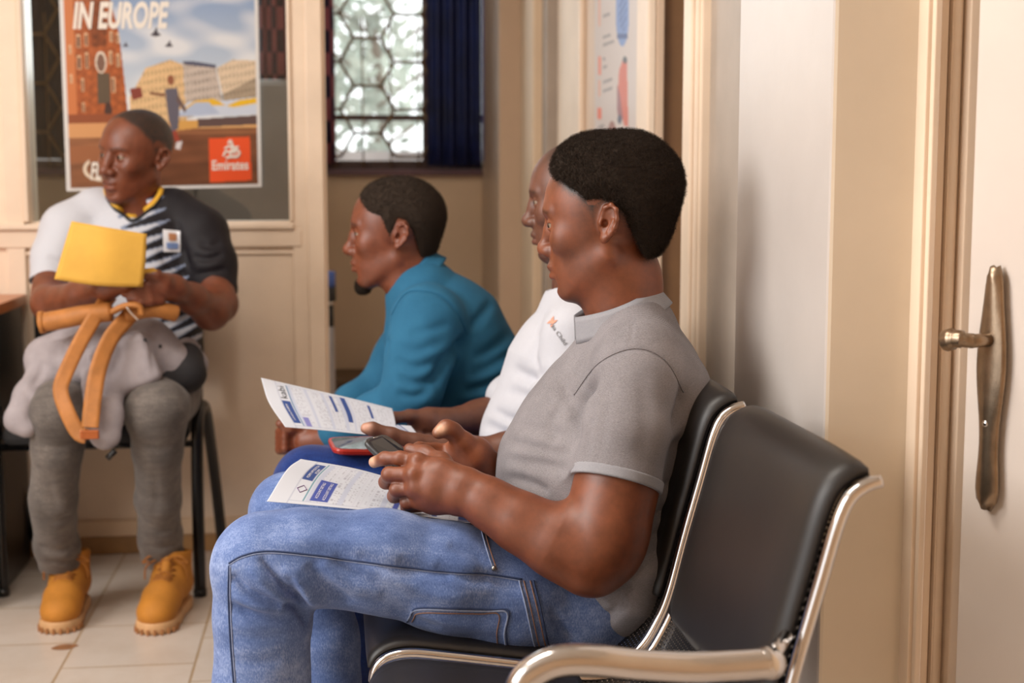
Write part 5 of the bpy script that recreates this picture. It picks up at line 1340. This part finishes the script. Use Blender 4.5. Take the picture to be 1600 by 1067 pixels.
def travel(x, y):
    n = len(x); c = np.zeros((n, 3)); q = np.stack([x, y], 1)
    S = lambda m, k: c.__setitem__(m, k)
    ins = lambda poly: poly_sd(q, poly) < 0
    t = np.clip((y+40)/190, 0, 1); c[:] = np.array(L3(112, 140, 182))*(1-t[:, None])+np.array(L3(196, 206, 214))*t[:, None]
    cl = np.clip(vn_(x, y, .045, 1)*1.2+.25+(.25*(y-30)/100), 0, 1)[:, None]; c[:] = c*(1-cl*.75)+np.array(L3(226, 226, 226))*cl*.75
    g1 = y > 188; sq = np.array(L3(150, 98, 66)); c[g1] = (sq*(.9+.25*vn_(x, y, .09, 5)[g1, None]))
    S(g1 & (y < 200), L3(214, 165, 108)); S(g1 & (y < 212) & (x < 200), L3(205, 150, 100)); k = g1 & (x > 215) & (y > 210); c[k] *= np.array((.62, .58, .60)); S(g1 & (y > 225) & (y < 250) & (x < 160), L3(150, 95, 62)); k = g1 & (y > 255); c[k] *= .8
    # brick church tower
    tow = ins([(92, 190), (92, -40), (100, -45), (150, -45), (168, -10), (182, 50), (188, 120), (193, 190)]); br_ = np.array(L3(172, 92, 48)); c[tow] = br_*(.85+.35*vn_(x, y, .35, 9)[tow, None])
    S(tow & (x < 112), L3(196, 118, 70)); k = tow & (x > 138) & (x < 162) & (y < 70); c[k] *= .55
    for wx, wy, ww, wh in ((118, 62, 7, 20), (130, 60, 6, 20), (118, 95, 7, 22), (130, 92, 6, 24), (170, 55, 5, 16), (180, 58, 5, 16), (168, 88, 5, 20), (179, 92, 5, 20), (104, 75, 4, 14), (122, 130, 5, 20), (104, 120, 4, 14), (170, 130, 6, 24), (122, 165, 5, 16)):
        S(tow & (np.abs(x-wx) < ww/2) & (np.abs(y-wy) < wh/2), L3(216, 178, 140)); S(tow & (np.abs(x-wx) < ww/2-1.4) & (np.abs(y-wy-1) < wh/2-2), L3(96, 60, 48))
    S(tow & (((x-152)/9)**2+((y-95)/17)**2 < 1), L3(222, 208, 190)); S(tow & (((x-152)/6.5)**2+((y-96)/14)**2 < 1), L3(120, 90, 76)); S(tow & (np.abs(x-155) < 10) & (y > 112) & (y < 160), L3(92, 78, 62)); S(tow & (((x-161)/6)**2+((y-170)/13)**2 < 1), L3(70, 48, 42)); S(tow & (y > 176), L3(140, 76, 46))
    # terraces
    bl = [([(196, 150), (215, 118), (222, 105), (262, 92), (282, 100), (286, 190), (196, 190)], (222, 186, 138)), ([(282, 95), (300, 97), (334, 102), (346, 170), (286, 185)], (196, 182, 170)), ([(336, 106), (362, 93), (402, 95), (402, 160), (348, 165)], (218, 196, 168))]
    for poly, cc in bl:
        k = ins(poly); c[k] = np.array(L3(*cc))*(.95+.12*vn_(x, y, .5, 3)[k, None]); w_ = k & ((x*.16) % 1 < .36) & ((y*.075+x*.012) % 1 < .45); c[w_] *= .50
    S(ins([(282, 95), (300, 95), (336, 101), (334, 106), (284, 100)]), L3(84, 86, 104)); S(ins([(196, 137), (214, 134), (217, 150), (200, 155)]), L3(130, 62, 50)); k = ins([(340, 150), (402, 120), (402, 160), (348, 165)]); c[k] *= .55
    # market tents
    S(ins([(268, 178), (290, 158), (322, 160), (402, 152), (402, 180), (300, 182)]), L3(196, 204, 218)); S(ins([(280, 170), (300, 157), (330, 154), (350, 165), (300, 166)]), L3(224, 178, 52)); S(ins([(350, 166), (372, 157), (402, 153), (402, 162), (362, 168)]), L3(226, 180, 40)); S(ins([(268, 182), (300, 160), (322, 160), (340, 178)]), L3(172, 184, 206)); S(ins([(302, 186), (402, 181), (402, 196), (304, 199)]), L3(92, 72, 70)); S(ins([(264, 188), (304, 188), (304, 200), (264, 204)]), L3(206, 156, 84))
    # figure running
    S(((x-262)/5.5)**2+((y-124)/8)**2 < 1, L3(140, 86, 62)); S(ins([(252, 138), (272, 136), (275, 165), (272, 200), (262, 208), (256, 180)]), L3(96, 92, 104)); S(ins([(228, 142), (252, 145), (252, 150), (228, 146)]), L3(120, 78, 58)); S(ins([(272, 145), (286, 170), (283, 176), (270, 156)]), L3(104, 84, 80)); S(ins([(260, 205), (268, 203), (275, 222), (270, 228)]), L3(150, 66, 50)); S(ins([(268, 222), (278, 220), (274, 234), (266, 232)]), L3(206, 200, 200))
    # pigeons
    for bx, by, s in ((240, 50, 1.0), (261, 68, .8), (192, 68, .55)):
        S(((x-bx)/(8*s))**2+((y-by-3*s)/(2.6*s))**2 < 1, L3(72, 66, 76)); S(poly_sd(q, [(bx-5*s, by+2), (bx+2*s, by-9*s), (bx+4*s, by+2)]) < 0, L3(62, 58, 68))
    # airline block and swoosh
    S(ins([(320, 217), (387, 215), (389, 285), (321, 287)]), L3(226, 82, 40))
    r = np.hypot((x-150)/31, (y-262)/19); S((r > .86) & (r < 1.05) & (x < 170) & ((x < 128) | (y > 270)), L3(222, 206, 184))
    return c
PC = (P(90, -60, YP-.034), P(402, -60, YP-.034), P(409, 292, YP-.034), P(104, 299, YP-.034))
def framed(x, y):
    c = travel(x, y); e = (x < 97) | (x > 399) | (y > 291); c[e] = L3(214, 212, 210); return c
poster, pf = rgrid('travel_poster', PC, 90, 405, -60, 296, 300, 330, framed)
tag(poster, 'travel poster of a brick tower and city square on the partition glass', 'poster')
def on_poster(x, y, lift=.0015): return pf((x-90)/315, (y+60)/356)+V(0, -lift, 0)
def poster_text(nm, txt, x0, y0, x1, y1, mat, shear=0, bold=0, seg=None):
    v, f = text_mesh(txt, 1, 1, shear, bold); m = MB(); m.add([on_poster(x0+(x1-x0)*a, y1-(y1-y0)*b) for a, b in v], f); return m.build(nm, mat, poster)
CREAM_INK = paint('cream_ink', (.78, .72, .64, 1), .5, 0)
poster_text('headline', 'IN EUROPE', 110, 1, 263, 44, CREAM_INK, .25, .035)
poster_text('small_headline', 'FLY', 129, 251, 160, 279, CREAM_INK, .25, .03)
poster_text('airline_name', 'Emirates', 325, 252, 384, 268, CREAM_INK, .0, .02)
m = MB()
for pts, r in (([(344, 246), (348, 238), (356, 240), (364, 236), (370, 240), (366, 247), (356, 247), (348, 249)], .0042), ([(346, 234), (354, 230), (362, 233), (369, 231)], .0038), ([(352, 226), (356, 221), (358, 229), (355, 246)], .0038), ([(362, 244), (363, 236), (360, 228)], .0030)):
    m.tube([on_poster(p.x, p.y, .001) for p in spline([(x, y, 0) for x, y in pts], 4)], r, 5)
m.build('airline_emblem', CREAM_INK, poster)
# poster on the right-hand wall, seen at a glancing angle
YA, YE = YW(1001, Xr, 100), YW(928, Xr, 100)
def rp(px, py): return PX(px, py, Xr-.0015)
def wallposter(x, y):
    q = np.stack([x, y], 1); c = np.tile(np.array(L3(206, 190, 180)), (len(x), 1)); ins = lambda p: poly_sd(q, p) < 0; S = lambda m, k: c.__setitem__(m, k)
    S((((x-975)/10)**2+((y-20)/52)**2 < 1), L3(110, 136, 190)); S((((x-976)/6)**2+((y-15)/34)**2 < 1) & (np.sin(y*.5+x) > 0), L3(60, 84, 150)); S((np.abs(x-975) < 8) & (y > 52) & (y < 60), L3(40, 66, 130))
    S(ins([(976, 92), (982, 96), (984, 196), (978, 196), (972, 170), (968, 150), (970, 110)]), L3(208, 92, 50)); S((((x-979)/3)**2+((y-93)/6)**2 < 1), L3(44, 36, 36)); S(ins([(967, 130), (972, 150), (976, 185), (970, 192), (967, 170)]), L3(150, 80, 80)); S((((x-971)/3)**2+((y-186)/7)**2 < 1), L3(46, 50, 78))
    S((((x-959)/8)**2+((y-222)/34)**2 < 1), L3(150, 84, 60)); S((((x-964)/3)**2+((y-222)/22)**2 < 1), L3(200, 84, 50)); S((np.abs(x-979) < 3.4) & (y > 204) & (y < 219), L3(30, 66, 130))
    S((np.abs(x-938) < 3.5) & (y > 168) & (y < 186), L3(230, 96, 40)); S((np.abs(x-938) < 2.5) & (y > 88) & (y < 116), L3(230, 110, 60)); S((np.abs(x-938) < 2.2) & ((y < 40) | ((y > 125) & (y < 150))), L3(222, 160, 130))
    for ty, x0, x1 in ((25, 944, 956), (58, 944, 957), (70, 944, 962), (92, 944, 948), (105, 944, 951), (128, 944, 960), (142, 944, 960), (196, 936, 946), (214, 936, 946)): S((np.abs(y+(x-944)*.35-ty) < 2.2) & (x > x0) & (x < x1), L3(140, 126, 122))
    return c
wp, wpf = rgrid('notice_poster', (rp(929, -60), rp(1001, -60), rp(1001, 262), rp(929, 262)), 929, 1001, -60, 262, 90, 200, wallposter)
tag(wp, 'white notice poster with orange and blue pictures on the wall slab', 'poster')

# ---------------------------------------------------------------- desk, visitor chair, upright stand
desk = empty('office_desk', (XW(-60, 4.0, 600), 4.0, 0)); tag(desk, 'orange-brown topped desk with black side at the left edge', 'desk')
zt_ = .79; xd = XW(40, 4.28, 470)
boxo('desk_top', (xd-1.4, 3.70, zt_-.03), (xd, 4.30, zt_), paint('orange_wood_laminate', (.60, .19, .05, 1), .3, .12, 6), desk, .003)
boxo('side_panel', (xd-.045, 3.76, 0), (xd-.012, 4.28, zt_-.03), BLACK_PLASTIC, desk, .002); boxo('side_panel', (xd-1.38, 3.76, 0), (xd-1.345, 4.28, zt_-.03), BLACK_PLASTIC, desk, .002)
boxo('modesty_panel', (xd-1.345, 4.20, .1), (xd-.045, 4.22, zt_-.03), BLACK_PLASTIC, desk, .002)
vc = empty('visitor_chair', V(P(160, 700, 3.8).x, 3.85, 0)); tag(vc, 'black metal-framed visitor chair under the man in the jersey', 'chair')
FR = paint('black_tube_enamel', (.010, .010, .011, 1), .22, .05, 10, 0); CL = paint('black_seat_cloth', (.016, .015, .016, 1), .85, .2, 60)
def gp(px, py, Y): return P(px, py, Y)
for side, fx in (('r', (313, 308, 345, 357)), ('l', (5, 2, 30, 45))):
    a = floorpt(fx[0], 931); Xf = a.x; Yf = a.y; sgn = 1 if side == 'r' else -1
    rear = V(Xf+(.03 if side == 'r' else .02), Yf+.42, 0)
    zt2 = ZW(634, Yf+.05, 320)
    m = MB(); m.tube(spline([(Xf, Yf, .0), (Xf, Yf, zt2*.6), (Xf+.003*sgn, Yf+.01, zt2-.05), (Xf+.008*sgn, Yf+.05, zt2-.006), (Xf+.014*sgn, Yf+.10, zt2-.012), (Xf+.018*sgn, Yf+.16, zt2-.08), (Xf+.022*sgn, Yf+.30, .25), (rear.x, rear.y, 0)], 6), .0165, 10)
    m.build('side_frame', FR, vc)
    m = MB(); m.tube([(Xf, Yf, 0), (Xf, Yf, .02)], .018, 10); m.build('foot_cap', BLACK_PLASTIC, vc)
xl, xrr = floorpt(5, 931).x, floorpt(313, 931).x; ys = floorpt(313, 931).y
m = MB(); m.box((xl+.03, ys-.02, .425), (xrr-.02, ys+.42, .475)); m.build('seat', CL, vc, .02)
m = MB(); m.tube([(xl, ys+.03, .415), (xrr, ys+.03, .415)], .010, 8); m.build('cross_bar', FR, vc)
m = MB(); m.tube([(xl+.05, ys+.40, .43), (xl+.05, ys+.44, .86)], .012, 8); m.build('back_post', FR, vc); m = MB(); m.tube([(xrr-.03, ys+.40, .43), (xrr-.03, ys+.44, .86)], .012, 8); m.build('back_post', FR, vc)
m = MB(); m.grid(lambda u, v: V(xl+.04+(xrr-xl-.06)*u, ys+.40+.03*math.sin(u*PI), .56+.30*v), 16, 4, .03); m.build('backrest', CL, vc)
sx = XW(516, 4.75, 500); stn = empty('upright_stand', (sx, 4.75, 0)); tag(stn, 'slim grey upright stand with blue cap just behind the partition post', 'stand')
z = lambda py: ZW(py, 4.75, 516)
for nm, a_, b_, r, mt in (('pole', 760, 510, .014, paint('grey_pole', (.36, .33, .33, 1), .4)), ('grip', 515, 478, .012, BLACK_PLASTIC), ('collar', 478, 468, .010, CHROME), ('head', 470, 448, .020, BLACK_PLASTIC), ('cap', 449, 424, .019, paint('blue_cap', (.06, .12, .40, 1), .4))):
    m = MB(); m.tube([(sx, 4.75, max(0, z(a_))), (sx, 4.75, z(b_))], r, 12); m.build(nm, mt, stn)
m = MB(); m.tube([(sx, 4.75, 0), (sx, 4.75, .02)], .12, 20); m.build('base', BLACK_PLASTIC, stn)
m = MB(); zz = ZW(590, 5.7, 560); lb = empty('low_cupboard', (XW(600, 5.7), 5.7, 0)); tag(lb, 'low brown cupboard against the back room wall behind the man in blue', 'cupboard')
BRW = paint('dark_brown_board', (.17, .10, .05, 1), .5, .1, 8); boxo('body', (XW(524, 5.7), 5.7, 0), (XW(720, 5.7), 5.98, zz-.02), BRW, lb, .003); boxo('top', (XW(522, 5.68), 5.68, zz-.02), (XW(724, 5.68), 5.98, zz), BRW, lb, .003)

# ---------------------------------------------------------------- bag on the lap, strap, envelope
BAGC = paint('mauve_grey_canvas', (.36, .32, .335, 1), .85, .08, 20, .15)
bag = empty('shoulder_bag', P(165, 610, 3.55)); tag(bag, 'mauve grey cloth bag with tan straps on the lap of the man in the jersey', 'bag')
S = Field()
S.ell(P(165, 560, 3.60), (.155, .10, .075), k=.02); CH(S, [(75, 560, 3.62, .055), (160, 540, 3.62, .068), (225, 545, 3.60, .070), (265, 570, 3.60, .060)], k=.03)
CH(S, [(80, 575, 3.60, .050), (48, 620, 3.52, .038), (30, 655, 3.50, .030), (42, 668, 3.49, .022)], k=.025, w=(0, 1, 0), sw=.8)
S.box(P(195, 570, 3.51), (.075, .030, .065), R=np.array(((.94, .0, .34), (0, 1, 0), (-.34, 0, .94))).T, rnd=.02, k=.02)
CH(S, [(160, 600, 3.50, .05), (162, 650, 3.44, .045), (165, 678, 3.43, .038)], k=.02, w=(0, 1, 0), sw=.55)
bl_, bh_ = bounds([P(5, 480, 3.3), P(320, 480, 3.8), P(5, 710, 3.3), P(320, 710, 3.8)], .04)
S.prep(bl_, bh_)
for pts, a, w in (([(100, 540), (110, 580), (100, 600)], .006, .010), ([(70, 560), (60, 590), (45, 610)], .006, .010), ([(140, 520), (135, 560), (150, 600)], .006, .012), ([(190, 520), (185, 560), (165, 600)], .006, .010), ([(45, 612), (100, 606), (163, 616), (243, 618)], .010, .008), ([(215, 510), (235, 540), (240, 600)], .004, .008), ([(80, 530), (110, 520), (150, 500)], .006, .010), ([(60, 620), (75, 640), (70, 665)], .006, .010), ([(30, 600), (50, 630), (45, 660)], .005, .010)): S.fold_px(pts, a, w)
S.noise(.005, 24, 3)
bme_ = S.mesh(bl_, bh_, .005, 'pouch'); pouch = link('pouch', bme_, BAGC, bag); bbv = bvh_of(bme_)
K = Field(); CH(K, [(262, 590, 3.59, .058), (288, 580, 3.60, .050), (292, 560, 3.62, .04)], k=.02); K.noise(.005, 40, 2); link('dark_lining', K.mesh(*bounds([P(270, 575, 3.6)], .16), .006, 'lining'), paint('black_lining', (.018, .016, .018, 1), .8), bag)
K = Field(); CH(K, [(292, 545, 3.66, .030), (306, 570, 3.66, .028), (303, 596, 3.64, .022)], k=.02); K.noise(.004, 50, 2); link('side_flap', K.mesh(*bounds([P(298, 570, 3.66)], .12), .006, 'flap'), BAGC, bag)
for x, y in ((226, 531), (250, 541)):
    q_ = onto(bbv, x, y, .001)
    if q_: m = MB(); m.ball(q_, .0045, 6); m.build('snap', BLACK_PLASTIC, bag)
def strap(name, pts, w, mat, par, side=None):
    """flat webbing: pts (px, py, Y); w = width in metres"""
    c = spline([P(*q) for q in pts], 6); m = MB(); n = len(c)
    def fn(u, v):
        x = u*(n-1); i = min(int(x), n-2); f = x-i; p = c[i]*(1-f)+c[i+1]*f; t = (c[min(i+1, n-1)]-c[max(i-1, 0)]).normalized() if i else (c[1]-c[0]).normalized()
        view = (CAM-p).normalized(); s = t.cross(view).normalized(); tw = .25*math.sin(u*5+len(pts)); s = (s+view*tw).normalized()
        return p+s*(v-.5)*w
    m.grid(fn, n*2, 4, .003); return m.build(name, mat, par)
strap('strap', [(172, 462, 3.52), (155, 485, 3.47), (128, 530, 3.44), (104, 580, 3.43), (95, 610, 3.42), (106, 645, 3.40), (122, 675, 3.39), (136, 682, 3.385)], .036, LEATHERBAND, bag)
strap('strap', [(212, 484, 3.50), (196, 500, 3.47), (172, 530, 3.44), (154, 575, 3.42), (146, 620, 3.395), (141, 668, 3.38)], .040, LEATHERBAND, bag)
m = MB(); c_ = P(140, 679, 3.372); m.box((-.022, -.003, -.011), (.022, .003, .011), None, c_); m.build('strap_slider', paint('copper_slider', (.45, .13, .04, 1), .3, .1, 30, 0, .5), bag, .003)
m = MB(); m.tube(spline([P(64, 504, 3.50), P(95, 499, 3.49), P(130, 492, 3.48), P(175, 487, 3.48)], 5), .0235, 14); m.tube([P(62, 504, 3.50), P(70, 503, 3.50)], .027, 14); m.build('rolled_handle', LEATHERBAND, bag)
m = MB(); m.tube(spline([P(196, 492, 3.485), P(225, 484, 3.49), P(250, 484, 3.50), P(275, 490, 3.52)], 5), .0205, 14); m.build('rolled_handle', LEATHERBAND, bag)
m = MB(); m.tube(spline([P(176, 487, 3.455), P(196, 478, 3.45), P(216, 478, 3.45), P(221, 490, 3.455)], 5), .0165, 10, flat=((0, 0, 1), .5)); m.build('handle_loop', LEATHERBAND, bag)
m = MB(); m.tube(spline([P(198, 480, 3.43), P(206, 490, 3.43), P(216, 500, 3.43)], 5), .0028, 6); m.build('wire_ring', CHROME, bag)
m = MB(); m.tube([P(180, 704, 3.42), P(168, 716, 3.42)], .007, 6); m.build('zip_pull', BLACK_PLASTIC, bag)
ENV = paint('yellow_envelope_paper', (.70, .39, .055, 1), .7, .05, 14, .08)
env = Sheet([[P(113, 346, 3.44), P(170, 356, 3.43), P(229, 366, 3.45)], [P(99, 392, 3.43), P(164, 400, 3.42), P(227, 408, 3.44)], [P(86, 436, 3.43), P(155, 446, 3.42), P(223, 448, 3.44)]], 16, 12)
m = MB(); m.grid(env.at, 16, 12, .006); eo = m.build('paper_envelope', ENV); tag(eo, 'yellow paper envelope held up by the man in the jersey', 'envelope')
m = MB(); m.grid(lambda u, v: env.at(u*.985+.01, v*.16+.005, .0012*(1-v)+.0006), 12, 3, .0012); m.build('flap', ENV, eo)
m = MB(); m.add([P(222, 420, 3.45), P(240, 418, 3.46), P(252, 428, 3.47), P(222, 431, 3.455)], [(0, 1, 2, 3)]); m.build('corner', ENV, eo)
# print on the white t-shirt
def cloth_text(name, txt, bv, p0, ex, ey, mat, par, bold=.01):
    v, f = text_mesh(txt, 1, 1, 0, bold); m = MB(); pts = []
    for a, b in v:
        x = p0[0]+ex[0]*a+ey[0]*b; y = p0[1]+ex[1]*a+ey[1]*b; pts.append(onto(bv, x, y, .0015) or P(x, y, 2.62))
    m.add(pts, f); return m.build(name, mat, par)
wtb = bvh_of(tee.data)
cloth_text('shirt_print', 'ria Child', wtb, (860, 508), (22, 32), (5, -4), paint('grey_print_ink', (.22, .22, .23, 1), .7), tee)
cloth_text('shirt_logo', 'x', wtb, (855, 506), (11, -12), (6, 6), paint('orange_print_ink', (.70, .32, .22, 1), .7), tee, .1)
